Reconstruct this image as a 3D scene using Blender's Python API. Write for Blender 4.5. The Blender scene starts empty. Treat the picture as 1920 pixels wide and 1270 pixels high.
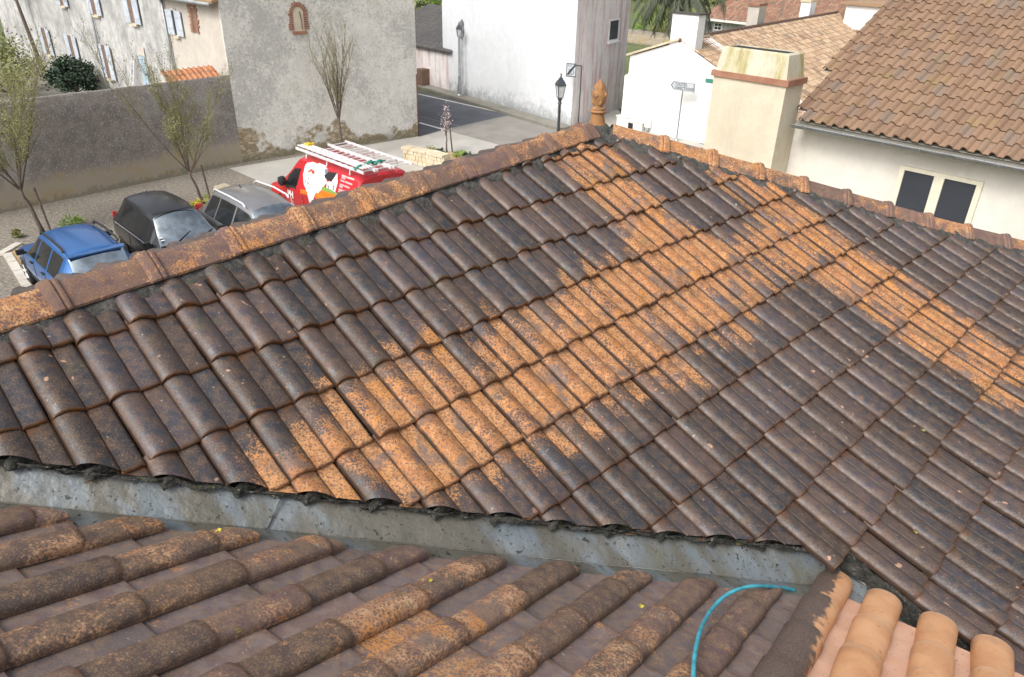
import bpy, bmesh, math, random
from mathutils import Vector, Matrix, noise
random.seed(7)
R_ = math.radians; PI = math.pi
sc = bpy.context.scene
C = sc.collection
# ------------------------------------------------------------------ camera
H = 7.4                                   # camera height over the street
F = 1380.0
WM = Matrix(((0.999679, 0.025333, 0.0), (0.011999, -0.473481, 0.880722), (0.022311, -0.88044, -0.473633)))
cam = bpy.data.objects.new('camera', bpy.data.cameras.new('camera')); C.objects.link(cam)
cr, cu, cb = WM @ Vector((1, 0, 0)), WM @ Vector((0, -1, 0)), WM @ Vector((0, 0, -1))
cam.matrix_world = Matrix(((cr.x, cu.x, cb.x, 0), (cr.y, cu.y, cb.y, 0), (cr.z, cu.z, cb.z, H), (0, 0, 0, 1)))
cam.data.sensor_width = 36; cam.data.lens = 36 * F / 1920
cam.data.clip_start = 0.05; cam.data.clip_end = 3000
sc.camera = cam
# ------------------------------------------------------------------ light
SUN_EL, SUN_AZ = R_(48), R_(222)          # azimuth from +Y clockwise
w = bpy.data.worlds.new('World'); sc.world = w; w.use_nodes = True
nt = w.node_tree; nt.nodes.clear()
sky = nt.nodes.new('ShaderNodeTexSky'); sky.sky_type = 'NISHITA'; sky.sun_disc = False
sky.sun_elevation = SUN_EL; sky.sun_rotation = SUN_AZ; sky.air_density = 1.0; sky.dust_density = 6.0; sky.ozone_density = 0.6
hs = nt.nodes.new('ShaderNodeHueSaturation'); hs.inputs['Saturation'].default_value = 0.35
bg = nt.nodes.new('ShaderNodeBackground'); bg.inputs['Strength'].default_value = 0.145
wo = nt.nodes.new('ShaderNodeOutputWorld')
nt.links.new(sky.outputs[0], hs.inputs['Color']); nt.links.new(hs.outputs[0], bg.inputs['Color']); nt.links.new(bg.outputs[0], wo.inputs['Surface'])
sl = bpy.data.lights.new('sun', 'SUN'); sl.energy = .95; sl.angle = R_(20); sl.color = (1.0, 0.96, 0.9)
so = bpy.data.objects.new('sun', sl); C.objects.link(so)
so.rotation_euler = (PI / 2 - SUN_EL, 0, PI - SUN_AZ)
so.location = (0, 0, 40)
sc.view_settings.view_transform = 'Standard'; sc.view_settings.look = 'None'
sc.view_settings.exposure = 0.56; sc.view_settings.gamma = 1.0

# ------------------------------------------------------------------ geometry helpers
def ray(x, y):
    return WM @ Vector(((x - 960) / F, (y - 635) / F, 1.0))
CAM = Vector((0, 0, H))
def gr(x, y, z=0.0):                       # pixel of the reference -> point at height z
    d = ray(x, y); return CAM + d * ((z - H) / d.z)
def hit(x, y, P, n):
    d = ray(x, y); return CAM + d * ((P - CAM).dot(n) / d.dot(n))
E1 = Vector((.7071, .7071, 0)); E2 = Vector((.7071, -.7071, 0)); UP = Vector((0, 0, 1))
def en(a, b, z=0.0): return E1 * a + E2 * b + UP * z

def tag(o, label=None, cat=None, group=None, kind=None):
    if label: o['label'] = label
    if cat: o['category'] = cat
    if group: o['group'] = group
    if kind: o['kind'] = kind
    return o
def empty(name, loc=(0, 0, 0), label=None, cat=None, group=None, rz=0.0):
    o = bpy.data.objects.new(name, None); C.objects.link(o); o.location = loc; o.rotation_euler.z = rz
    o.empty_display_size = .2
    return tag(o, label, cat, group)

class MB:
    def __init__(s): s.v = []; s.f = []; s.uv = []; s.at = []
    def vert(s, p, uv=(0, 0), at=(0, 0, 0)):
        s.v.append(tuple(p)); s.uv.append(uv); s.at.append(at); return len(s.v) - 1
    def quad(s, *ps): s.f.append([s.vert(p) for p in ps])
    def grid(s, rows, closed=False):
        idx = [[s.vert(p) for p in r] for r in rows]
        for a, b in zip(idx, idx[1:]):
            n = len(a)
            for k in range(n if closed else n - 1):
                s.f.append([a[k], a[(k + 1) % n], b[(k + 1) % n], b[k]])
        return idx
    def box(s, c, hx, hy, hz, M=None):
        c = Vector(c); P = []
        for dz in (-1, 1):
            for dx, dy in ((-1, -1), (1, -1), (1, 1), (-1, 1)):
                q = Vector((dx * hx, dy * hy, dz * hz)); q = M @ q if M else q
                P.append(s.vert(c + q))
        for f in ((0, 3, 2, 1), (4, 5, 6, 7), (0, 1, 5, 4), (1, 2, 6, 5), (2, 3, 7, 6), (3, 0, 4, 7)):
            s.f.append([P[k] for k in f])
    def obox(s, O, ax, ay, az):            # box from corner O with three edge vectors
        O = Vector(O); P = [s.vert(O + ax * a + ay * b + az * c) for c in (0, 1) for a, b in ((0, 0), (1, 0), (1, 1), (0, 1))]
        fl = ax.cross(ay).dot(az) < 0
        for f in ((0, 3, 2, 1), (4, 5, 6, 7), (0, 1, 5, 4), (1, 2, 6, 5), (2, 3, 7, 6), (3, 0, 4, 7)):
            f = f[::-1] if fl else f; s.f.append([P[k] for k in f])
    def tube(s, pts, rad, n=8, cap=True):
        pts = [Vector(p) for p in pts]; rad = rad if isinstance(rad, (list, tuple)) else [rad] * len(pts)
        rows = []; prev = None
        for k, p in enumerate(pts):
            t = (pts[min(k + 1, len(pts) - 1)] - pts[max(k - 1, 0)]).normalized()
            if prev is None: a = t.orthogonal().normalized()
            else: a = (prev - t * prev.dot(t)).normalized()
            prev = a; b = t.cross(a)
            rows.append([p + (a * math.cos(2 * PI * j / n) + b * math.sin(2 * PI * j / n)) * rad[k] for j in range(n)])
        idx = s.grid(rows, True)
        if cap:
            s.f.append(idx[0][::-1]); s.f.append(idx[-1])
    def lathe(s, base, prof, n=20, axis=UP):
        base = Vector(base); a = axis.orthogonal().normalized(); b = axis.cross(a)
        rows = [[base + axis * z + (a * math.cos(2 * PI * j / n) + b * math.sin(2 * PI * j / n)) * r for j in range(n)] for r, z in prof]
        idx = s.grid(rows, True); s.f.append(idx[0][::-1]); s.f.append(idx[-1])
    def poly(s, pts, th=None, down=None):  # flat polygon, optional thickness
        a = [s.vert(p) for p in pts]; s.f.append(a)
        if th:
            d = down if down else Vector((0, 0, -th)); b = [s.vert(Vector(p) + d) for p in pts]; s.f.append(b[::-1])
            n = len(a)
            for k in range(n): s.f.append([a[k], b[k], b[(k + 1) % n], a[(k + 1) % n]])
    def build(s, name, mat, parent=None, smooth=False, attrs=False, angle=None):
        me = bpy.data.meshes.new(name); me.from_pydata(s.v, [], s.f)
        if attrs:
            uvl = me.uv_layers.new(name='UVMap')
            for l in me.loops: uvl.data[l.index].uv = s.uv[l.vertex_index]
            ca = me.color_attributes.new('tile', 'FLOAT_COLOR', 'POINT')
            for k, a in enumerate(s.at): ca.data[k].color = (*a, 1)
        o = link_mesh(name, me, mat, parent, smooth, angle)
        return o
def link_mesh(name, me, mat, parent=None, smooth=False, angle=None):
    me.validate(); me.update()
    if mat: me.materials.append(mat)
    if smooth:
        for p in me.polygons: p.use_smooth = True
        if angle: me.set_sharp_from_angle(angle=angle)
    o = bpy.data.objects.new(name, me); C.objects.link(o)
    if parent: o.parent = parent
    return o

# ------------------------------------------------------------------ node helpers
class NT:
    def __init__(s, name, rough=.8, bump=0, bscale=60, bdist=.01, metallic=0, spec=None):
        s.m = bpy.data.materials.new(name); s.m.use_nodes = True; s.t = s.m.node_tree; s.N = s.t.nodes; s.L = s.t.links
        s.b = s.N['Principled BSDF']; s.b.inputs['Roughness'].default_value = rough; s.b.inputs['Metallic'].default_value = metallic
        if spec is not None: s.b.inputs['Specular IOR Level'].default_value = spec
        s.co = s.N.new('ShaderNodeTexCoord').outputs['Object']
        if bump:
            n = s.noise(bscale, 4); bp = s.N.new('ShaderNodeBump'); bp.inputs['Strength'].default_value = bump; bp.inputs['Distance'].default_value = bdist
            s.L.new(n, bp.inputs['Height']); s.L.new(bp.outputs[0], s.b.inputs['Normal'])
    def val(s, i, v):
        if isinstance(v, (int, float)): i.default_value = v
        elif isinstance(v, tuple): i.default_value = (*v, 1)[:4] if len(v) == 3 else v
        else: s.L.new(v, i)
    def noise(s, scale, det=3, rough=.55, vec=None, sc3=None, off=(0, 0, 0)):
        v = vec or s.co
        if sc3 or off != (0, 0, 0):
            mp = s.N.new('ShaderNodeMapping'); mp.inputs['Scale'].default_value = sc3 or (1, 1, 1); mp.inputs['Location'].default_value = off
            s.L.new(v, mp.inputs['Vector']); v = mp.outputs[0]
        n = s.N.new('ShaderNodeTexNoise'); n.inputs['Scale'].default_value = scale; n.inputs['Detail'].default_value = det; n.inputs['Roughness'].default_value = rough
        s.L.new(v, n.inputs['Vector']); return n.outputs['Fac']
    def voro(s, scale, feat='F1', out='Distance', sc3=None):
        v = s.co
        if sc3:
            mp = s.N.new('ShaderNodeMapping'); mp.inputs['Scale'].default_value = sc3; s.L.new(v, mp.inputs['Vector']); v = mp.outputs[0]
        n = s.N.new('ShaderNodeTexVoronoi'); n.feature = feat; n.inputs['Scale'].default_value = scale
        s.L.new(v, n.inputs['Vector']); return n.outputs[out]
    def math(s, op, a, b=0, c=None, clamp=False):
        n = s.N.new('ShaderNodeMath'); n.operation = op; n.use_clamp = clamp; s.val(n.inputs[0], a); s.val(n.inputs[1], b)
        if c is not None: s.val(n.inputs[2], c)
        return n.outputs[0]
    def step(s, v, a, b, lo=0., hi=1.):   # smoothstep a..b -> lo..hi
        n = s.N.new('ShaderNodeMapRange'); n.interpolation_type = 'SMOOTHSTEP'
        if a > b: a, b, lo, hi = b, a, hi, lo
        n.inputs[1].default_value = a; n.inputs[2].default_value = b; n.inputs[3].default_value = lo; n.inputs[4].default_value = hi
        s.val(n.inputs[0], v); return n.outputs[0]
    def mix(s, f, a, b, mode='MIX'):
        n = s.N.new('ShaderNodeMix'); n.data_type = 'RGBA'; n.blend_type = mode; n.clamp_factor = True
        s.val(n.inputs[0], f); s.val(n.inputs[6], a); s.val(n.inputs[7], b); return n.outputs[2]
    def xyz(s, v=None):
        n = s.N.new('ShaderNodeSeparateXYZ'); s.L.new(v or s.co, n.inputs[0]); return n.outputs
    def attr(s):
        n = s.N.new('ShaderNodeAttribute'); n.attribute_name = 'tile'; x = s.N.new('ShaderNodeSeparateColor'); s.L.new(n.outputs['Color'], x.inputs[0]); return x.outputs
    def uv(s):
        n = s.N.new('ShaderNodeUVMap'); n.uv_map = 'UVMap'; return s.xyz(n.outputs[0])
    def col(s, c): s.val(s.b.inputs['Base Color'], c); return s.m
    def rgh(s, v): s.val(s.b.inputs['Roughness'], v)
def plain(name, c, rough=.6, metallic=0, var=.12, scale=8, bump=0, bscale=60, bdist=.01, spec=None):
    t = NT(name, rough, bump, bscale, bdist, metallic, spec)
    n = t.noise(scale, 4); k = t.step(n, .3, .7)
    return t.col(t.mix(k, tuple(x * (1 - var) for x in c), tuple(min(1, x * (1 + var)) for x in c)))

# ------------------------------------------------------------------ materials
def old_tile(name, dark=((.062, .066, .078), (.085, .074, .066)), org=((.36, .175, .065), (.50, .27, .125)), speck=.5, rust=1.0, rough=.5, purple=.35, blot=1.5, lum=.45):
    t = NT(name, rough, spec=.55)
    A = t.attr(); U = t.uv()
    big = t.noise(3.2, 3); med = t.noise(22, 4); fin = t.noise(150, 3, .7); fin2 = t.noise(95, 4, .75, off=(3, 7, 1))
    stk = t.noise(14, 3, .6, off=(9, 2, 4))
    c = t.mix(t.step(t.math('ADD', med, t.math('MULTIPLY', A[1], .25)), .42, .78), dark[0], dark[1])
    c = t.mix(t.math('MULTIPLY', t.step(t.math('ADD', stk, t.math('MULTIPLY', A[2], .2)), .55, .75), purple), c, (.10, .055, .062))
    hv = t.N.new('ShaderNodeHueSaturation'); hv.inputs['Saturation'].default_value = 1.0; t.L.new(t.math('ADD', 1 - lum / 2, t.math('MULTIPLY', A[2], lum)), hv.inputs['Value']); t.L.new(c, hv.inputs['Color']); c = hv.outputs[0]
    c = t.mix(t.step(t.math('ADD', fin, t.math('MULTIPLY', med, .35)), .64, .82, 0, speck), c, (.24, .155, .09))          # grit and lichen dust
    c = t.mix(t.math('MULTIPLY', t.step(t.noise(17, 2, .5, off=(6, 6, 1)), .70, .75), t.step(A[1], .45, .6)), c, (.42, .25, .17))
    c = t.mix(t.step(t.noise(44, 2, .5, off=(1, 6, 9)), .72, .76, 0, .8), c, (.33, .31, .26))
    # orange bare / lichened clay
    oc = t.mix(t.step(t.math('ADD', med, t.math('MULTIPLY', t.math('SUBTRACT', U[0], .5), .25)), .35, .65), org[0], org[1])
    oc = t.mix(t.math('MULTIPLY', t.step(t.noise(4, 3, .5, off=(5, 5, 5)), .5, .68), .8), oc, (.56, .24, .055))
    oc = t.mix(t.step(fin2, .47, .60, 0, .85), oc, (.10, .07, .066))
    oc = t.mix(t.step(t.noise(5.5, 4, .6, off=(2, 9, 4)), .52, .66, 0, .75), oc, (.13, .105, .10))
    big2 = t.noise(9, 4, .6, off=(1, 5, 2))
    om = t.math('ADD', t.math('ADD', A[0], t.math('MULTIPLY', t.math('SUBTRACT', big2, .5), blot)), t.math('MULTIPLY', t.math('SUBTRACT', fin2, .5), -1.6))
    c = t.mix(t.step(om, .34, .62), c, oc)
    # rust and moss along joints, noses and heads of the tiles
    un = t.math('ADD', U[0], t.math('MULTIPLY', t.math('SUBTRACT', med, .5), .10))
    j1 = t.step(t.math('ABSOLUTE', t.math('SUBTRACT', un, .555)), .045, .0)
    j2 = t.step(un, .045, .0); j3 = t.step(un, .965, 1.0)
    vn = t.math('ADD', U[1], t.math('MULTIPLY', t.math('SUBTRACT', med, .5), .10))
    j4 = t.step(vn, .955, .995); j5 = t.step(vn, .14, .02, 0, .75)
    e = t.math('MAXIMUM', t.math('MAXIMUM', t.math('MULTIPLY', j1, .5), t.math('MAXIMUM', j2, j3)), t.math('MAXIMUM', j4, t.math('MULTIPLY', j5, t.step(stk, .40, .62))))
    rc = t.mix(t.step(med, .35, .65), (.145, .060, .020), (.065, .034, .020))
    # rust bleeding out of the joints in ragged patches
    bl = t.math('MULTIPLY', t.step(t.noise(7, 5, .65, off=(2, 8, 3)), .53, .66), t.math('MAXIMUM', t.step(un, .40, .0), t.step(U[1], .45, .0)))
    c = t.mix(t.math('MULTIPLY', bl, .7 * rust), c, t.mix(t.step(fin2, .42, .6), (.155, .078, .036), (.07, .045, .034)))
    c = t.mix(t.math('MULTIPLY', e, t.math('MULTIPLY', t.step(stk, .30, .58, .45, 1), rust)), c, rc)
    if rust >= .8:
        core = t.math('MAXIMUM', t.step(t.math('ABSOLUTE', t.math('SUBTRACT', U[0], .572)), .024, .008), t.math('MAXIMUM', t.step(U[0], .030, .012), t.step(U[0], .972, .990)))
        c = t.mix(t.math('MULTIPLY', core, t.step(stk, .25, .5, .35, .85)), c, (.028, .017, .012))
    c = t.mix(t.step(U[1], 1.002, 1.012, 0, .9 * rust), c, t.mix(t.step(med, .38, .66), (.30, .125, .035), (.12, .05, .022)))
    gm = t.math('MULTIPLY', t.step(t.noise(5, 5, .6, off=(4, 4, 4)), .60, .72), .35)
    c = t.mix(gm, c, (.075, .08, .04))
    t.col(c)
    t.rgh(t.step(t.math('ADD', med, t.math('MULTIPLY', A[0], .4)), .3, .9, rough - .12, rough + .35))
    bp = t.N.new('ShaderNodeBump'); bp.inputs['Strength'].default_value = .55; bp.inputs['Distance'].default_value = .003
    t.L.new(t.math('ADD', fin2, t.math('MULTIPLY', med, 1.5)), bp.inputs['Height']); t.L.new(bp.outputs[0], t.b.inputs['Normal'])
    return t.m
M = {}
M['tile'] = old_tile('weathered_roof_tile', dark=((.031, .037, .048), (.066, .047, .041)), org=((.40, .165, .05), (.58, .29, .12)), speck=.42, rough=.46, purple=.24, lum=.55, blot=1.0)
M['canal'] = old_tile('weathered_canal_tile', dark=((.090, .064, .055), (.145, .094, .068)), org=((.36, .185, .095), (.52, .32, .18)), speck=.8, rust=.8, rough=.55, purple=.6, blot=1.25, lum=.5)
M['channel'] = old_tile('weathered_channel_tile', dark=((.145, .122, .128), (.19, .15, .14)), speck=.8, rust=.5, rough=.5, purple=.5)
M['ridge'] = old_tile('ridge_tile_clay', dark=((.13, .085, .08), (.19, .11, .085)), org=((.46, .21, .085), (.60, .35, .17)), speck=.8, rust=.5, rough=.75, purple=.5, blot=1.3)
def clay_new():
    t = NT('new_orange_clay', .5, .35, 90, .004)
    A = t.attr(); n = t.noise(7, 4); f = t.noise(160, 2); bl = t.noise(3.0, 2, .5, sc3=(1, 1, 1))
    c = t.mix(t.step(n, .35, .65), (.58, .30, .15), (.68, .39, .21)); c = t.mix(t.math('MULTIPLY', A[1], .35), c, (.55, .25, .10)); c = t.mix(t.step(t.noise(24, 5, .7, off=(1, 2, 3)), .52, .72, 0, .35), c, (.42, .22, .12))
    c = t.mix(t.step(t.noise(60, 2, .5, off=(2, 2, 2)), .68, .73, 0, .8), c, (.16, .09, .05)); c = t.mix(t.step(t.noise(10, 5, .7, off=(5, 2, 2)), .55, .70, 0, .45), c, (.36, .24, .16)); c = t.mix(t.step(t.uv()[1], .90, 1.0, 0, .4), c, (.72, .50, .33))
    # old grey skin still on the edge towards the weathered tiles
    ed = t.math('ADD', A[0], t.math('MULTIPLY', t.math('SUBTRACT', t.noise(13, 4, .6), .5), .55))
    grey = t.mix(t.step(f, .4, .65), (.085, .062, .055), (.17, .12, .09))
    return t.col(t.mix(t.step(ed, .47, .55), c, grey))
M['clay_new'] = clay_new()
def clay_new_ch():
    t = NT('new_pink_clay', .5, .1, 120, .002)
    A = t.attr(); n = t.noise(8, 4)
    c = t.mix(t.step(n, .35, .65), (.62, .37, .25), (.68, .44, .31)); c = t.mix(t.step(t.noise(55, 2, .5, off=(2, 2, 2)), .69, .73, 0, .8), c, (.16, .09, .05))
    ed = t.math('ADD', A[0], t.math('MULTIPLY', t.math('SUBTRACT', t.noise(13, 4, .6), .5), .55))
    return t.col(t.mix(t.step(ed, .49, .53), c, (.17, .14, .14)))
M['clay_ch'] = clay_new_ch()
def far_tile(name, a, b, c3, moss=.3):
    t = NT(name, .85, .3, 40, .01); A = t.attr(); U = t.uv(); n = t.noise(2.0, 4); f = t.noise(35, 4, .7)
    c = t.mix(A[1], a, b); c = t.mix(t.math('MULTIPLY', t.step(A[2], .6, 1.0), .8), c, c3); c = t.mix(t.step(f, .45, .72, 0, .45), c, (.13, .09, .07))
    c = t.mix(t.step(n, .52, .7, 0, moss), c, (.25, .19, .06)); c = t.mix(t.step(U[1], .93, 1.0, 0, .55), c, (.12, .07, .04))
    return t.col(c)
M['tile_right'] = far_tile('sandy_brown_tile', (.21, .13, .083), (.275, .175, .112), (.20, .155, .125))
M['tile_pale'] = far_tile('pale_mixed_tile', (.36, .23, .14), (.52, .40, .28), (.20, .15, .11), .25)
M['tile_red'] = far_tile('red_brown_tile', (.26, .13, .09), (.38, .23, .16), (.16, .13, .10), .2)
M['slate'] = far_tile('grey_roof_sheet', (.075, .08, .085), (.10, .10, .105), (.13, .13, .12), .1)
M['tile_or'] = far_tile('bright_orange_tile', (.45, .19, .09), (.52, .24, .12), (.38, .17, .09), .1)
def mossy():
    t = NT('black_moss_mortar', .9, .9, 45, .02)
    n = t.noise(14, 5, .7); c = t.mix(t.step(n, .4, .65), (.018, .02, .017), (.06, .056, .05))
    c = t.mix(t.step(t.noise(9, 4, .6, off=(5, 1, 1)), .58, .68), c, (.055, .065, .025)); c = t.mix(t.step(t.noise(70, 3), .62, .70, 0, .8), c, (.22, .21, .18))
    c = t.mix(t.step(t.noise(11, 3, off=(8, 8, 8)), .64, .70, 0, .7), c, (.20, .09, .03))
    return t.col(c)
M['moss'] = mossy()
def cement():
    t = NT('dark_ridge_cement', .9, .9, 60, .012)
    n = t.noise(18, 5, .7); c = t.mix(t.step(n, .38, .66), (.04, .04, .038), (.105, .098, .088))
    c = t.mix(t.step(t.noise(8, 4, .6, off=(5, 1, 1)), .58, .70, 0, .7), c, (.06, .068, .03)); c = t.mix(t.step(t.noise(90, 3), .62, .70, 0, .7), c, (.20, .19, .17))
    return t.col(c)
M['cement'] = cement()
def zinc(name='weathered_zinc', a=(.145, .172, .190), b=(.195, .218, .232), stain=.8):
    t = NT(name, .5, .5, 9, .03, .12)
    # streaks of run-off follow the fall of the main roof
    x = t.xyz(); al = t.math('ADD', t.math('MULTIPLY', x[0], .71), t.math('MULTIPLY', x[1], .70))
    cx = t.N.new('ShaderNodeCombineXYZ'); t.L.new(al, cx.inputs[0]); t.L.new(t.math('MULTIPLY', x[2], .5), cx.inputs[1])
    n = t.noise(5, 4, .55, vec=cx.outputs[0]); n2 = t.noise(4, 4)
    c = t.mix(t.step(n2, .35, .65), a, b)
    c = t.mix(t.math('MULTIPLY', t.step(t.math('ADD', n, t.math('MULTIPLY', n2, .35)), .56, .72), stain), c, (.105, .092, .065))
    c = t.mix(t.step(t.noise(34, 3, .6), .63, .66, 0, .9), c, (.03, .032, .028))
    c = t.mix(t.step(t.noise(75, 3, .6, off=(3, 3, 3)), .62, .66, 0, .8), c, (.05, .05, .04))
    c = t.mix(t.step(t.noise(3, 5, .65, off=(7, 3, 1)), .50, .66, 0, .6), c, (.14, .14, .10))
    t.rgh(t.step(n2, .3, .7, .32, .55)); return t.col(c)
M['zinc'] = zinc(); M['zinc2'] = zinc('clean_zinc', (.33, .38, .42), (.39, .43, .46), .3)
def plaster(name, a, b, dirt=(.16, .15, .14), dm=.4, streak=.3, base=.0, basez=.9, rough=.9, tint=None, tm=0, fine=.25):
    t = NT(name, rough, .3, 30, .015); x = t.xyz()
    n1 = t.noise(.55, 5, .6); n2 = t.noise(3, 5, .65); n3 = t.noise(3.4, 5, .7, sc3=(1, 1, .10)); n4 = t.noise(16, 4, .7)
    c = t.mix(t.step(n2, .35, .65), a, b)
    c = t.mix(t.step(n1, .45, .68, 0, dm), c, dirt)
    if tint: c = t.mix(t.math('MULTIPLY', t.step(n3, .46, .66), tm), c, tint)
    c = t.mix(t.step(n3, .52, .72, 0, streak), c, dirt)
    c = t.mix(t.step(n4, .52, .68, 0, fine), c, dirt)
    if base:
        k = t.math('ADD', x[2], t.math('MULTIPLY', t.math('SUBTRACT', n2, .5), basez * 2.2)); c = t.mix(t.step(k, basez, 0.0, 0, base), c, dirt)
    return t.col(c)
def stone_gable():
    t = NT('old_lime_render', .93, .5, 22, .02); x = t.xyz()
    n1 = t.noise(.6, 5, .65); n2 = t.noise(2.6, 6, .7); n4 = t.noise(11, 5, .75)
    c = t.mix(t.step(n2, .35, .66), (.64, .62, .57), (.76, .74, .69))
    c = t.mix(t.step(t.math('ADD', t.math('MULTIPLY', n1, 1.0), t.math('MULTIPLY', t.math('SUBTRACT', n4, .5), .9)), .44, .66, 0, .62), c, (.36, .36, .355))
    c = t.mix(t.step(n4, .53, .68, 0, .4), c, (.32, .31, .29))
    # bare rubble low down, in patches
    ed = t.voro(4.2, 'DISTANCE_TO_EDGE', 'Distance', (1, 1, 2.2)); cc = t.voro(4.2, 'F1', 'Color', (1, 1, 2.2))
    st = t.mix(t.step(t.xyz(cc)[0], .2, .8), (.30, .235, .15), (.48, .41, .30)); st = t.mix(t.step(ed, .08, .02), st, (.20, .165, .11))
    k = t.math('ADD', t.math('MULTIPLY', x[2], -.35), t.math('MULTIPLY', t.noise(.45, 4, .6, off=(3.3, 1.7, 0)), 2.3))
    k = t.math('ADD', k, t.math('MULTIPLY', t.math('SUBTRACT', n2, .5), .5))
    c = t.mix(t.step(k, .86, .95), c, st)
    c = t.mix(t.step(t.math('ADD', x[2], t.math('MULTIPLY', n2, -.5)), .15, -.1, 0, .6), c, (.18, .17, .11))
    return t.col(c)
M['gable'] = stone_gable()
def grey_wall():
    t = NT('dark_render_wall', .93, .5, 22, .02); x = t.xyz()
    n1 = t.noise(.5, 5, .65); n2 = t.noise(3, 6, .7); n4 = t.noise(18, 5, .75)
    c = t.mix(t.step(n2, .35, .66), (.20, .178, .163), (.28, .25, .228))
    c = t.mix(t.step(n4, .54, .62, 0, .75), c, (.50, .48, .44))
    c = t.mix(t.step(t.math('ADD', n1, t.math('MULTIPLY', n4, .3)), .66, .8, 0, .7), c, (.40, .38, .35))
    k = t.math('ADD', x[2], t.math('MULTIPLY', t.math('SUBTRACT', n2, .5), 1.1))
    c = t.mix(t.step(k, .95, .55), c, (.38, .335, .26)); c = t.mix(t.math('MULTIPLY', t.step(k, .9, .5), t.step(t.noise(1.6, 5, .7, off=(4, 0, 0)), .46, .68)), c, (.40, .30, .14))
    c = t.mix(t.step(k, .22, .1, 0, .6), c, (.2, .19, .15))
    return t.col(c)
M['gwall'] = grey_wall()
M['facade'] = plaster('stained_facade', (.40, .40, .39), (.56, .56, .55), (.22, .22, .225), .7, .75, .5, 1.2)
M['beige'] = plaster('beige_render', (.50, .46, .41), (.56, .52, .46), (.38, .36, .33), .3, .2)
M['white_wall'] = plaster('white_stained_wall', (.66, .69, .72), (.72, .74, .76), (.33, .35, .36), .12, .14, .85, .9, fine=.08)
M['pink_wall'] = plaster('pink_stained_wall', (.76, .71, .70), (.82, .79, .78), (.46, .42, .41), .2, .55, .4, .8, tint=(.60, .36, .36), tm=.75)
M['bright'] = plaster('fresh_white_wall', (.84, .84, .83), (.87, .87, .86), (.70, .70, .68), .06, .06, fine=.03)
M['cream'] = plaster('cream_render', (.60, .53, .41), (.66, .59, .46), (.40, .35, .26), .22, .28, fine=.18)
M['cream2'] = plaster('pale_cream_wall', (.68, .65, .59), (.73, .70, .64), (.50, .46, .39), .18, .16, fine=.12)
M['cream_moss'] = plaster('lichened_cap', (.52, .48, .37), (.60, .56, .45), (.26, .24, .17), .45, .7, .0, tint=(.40, .34, .06), tm=.75)
M['brick'] = plaster('old_brick', (.30, .14, .09), (.38, .20, .13), (.16, .11, .08), .4, .2)
M['limestone'] = plaster('cut_limestone', (.58, .49, .34), (.68, .60, .45), (.34, .28, .18), .4, .3)
def gravel():
    t = NT('gravel_ground', .95, .5, 45, .02); n = t.noise(.35, 4); f = t.noise(11, 5, .85); g = t.noise(3, 4)
    c = t.mix(t.step(n, .35, .65), (.175, .155, .125), (.225, .20, .165)); c = t.mix(t.step(f, .48, .64), c, (.36, .33, .28)); c = t.mix(t.step(f, .48, .36, 0, .7), c, (.07, .062, .05))
    return t.col(t.mix(t.step(g, .58, .75, 0, .4), c, (.2, .19, .12)))
M['gravel'] = gravel()
def paving(name, a, b, dark):
    t = NT(name, .85, .2, 60, .006); n = t.noise(.8, 5, .6); f = t.noise(40, 3, .7)
    c = t.mix(t.step(n, .35, .65), a, b); c = t.mix(t.step(f, .5, .7, 0, .35), c, dark)
    return t.col(t.mix(t.step(t.noise(2.2, 5, .6, off=(2, 0, 0)), .56, .74, 0, .35), c, dark))
M['pave'] = paving('pale_pavement', (.40, .385, .35), (.46, .445, .41), (.25, .24, .21))
M['plateau'] = paving('brown_grey_paving', (.225, .21, .19), (.28, .265, .24), (.15, .14, .13))
M['asphalt'] = paving('asphalt', (.078, .084, .10), (.105, .112, .128), (.055, .058, .068))
M['kerb'] = paving('kerb_stone', (.50, .47, .41), (.60, .57, .51), (.3, .28, .24))
M['mark'] = plain('road_paint', (.75, .75, .74), .7, var=.08)
M['strip'] = paving('dirty_pavement', (.20, .19, .16), (.27, .255, .22), (.09, .085, .07))
M['soil'] = paving('ochre_chippings', (.38, .25, .13), (.46, .33, .19), (.18, .13, .06))
M['field'] = paving('garden_green', (.09, .12, .04), (.15, .17, .07), (.05, .06, .03))
def glossy(name, c, rough=.25, metallic=0., coat=.6, var=.05):
    t = NT(name, rough, metallic=metallic); t.b.inputs['Coat Weight'].default_value = coat; t.b.inputs['Coat Roughness'].default_value = .08
    n = t.noise(3, 4); return t.col(t.mix(t.step(n, .3, .7), tuple(x * (1 - var) for x in c), tuple(x * (1 + var) for x in c)))
M['blue'] = glossy('blue_car_paint', (.025, .13, .38), .3, .35)
M['black'] = glossy('black_car_paint', (.016, .017, .021), .3, 0, .3)
M['silver'] = glossy('silver_car_paint', (.30, .30, .31), .3, .6)
M['red'] = glossy('red_van_paint', (.50, .02, .028), .35, 0, .4)
M['glass'] = glossy('dark_car_glass', (.015, .018, .02), .06, 0, 1.0)
M['wscreen'] = glossy('windscreen_glass', (.44, .50, .53), .07, 1.0, .3, .35)
M['plastic'] = plain('black_plastic', (.02, .02, .022), .5)
M['rubber'] = plain('tyre_rubber', (.02, .02, .02), .85)
M['alu'] = plain('aluminium', (.72, .72, .73), .45, .15, .08)
M['steel'] = plain('galvanised_steel', (.36, .38, .40), .45, .6, .1)
M['gutter'] = zinc('gutter_zinc', (.28, .31, .34), (.40, .42, .44), .5)
M['iron'] = plain('dark_iron', (.07, .08, .095), .5, .3)
M['rust'] = plain('rusty_pipe', (.16, .09, .07), .8, .1, .25, 6)
M['lampglass'] = plain('frosted_lamp_glass', (.62, .64, .64), .3)
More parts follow.
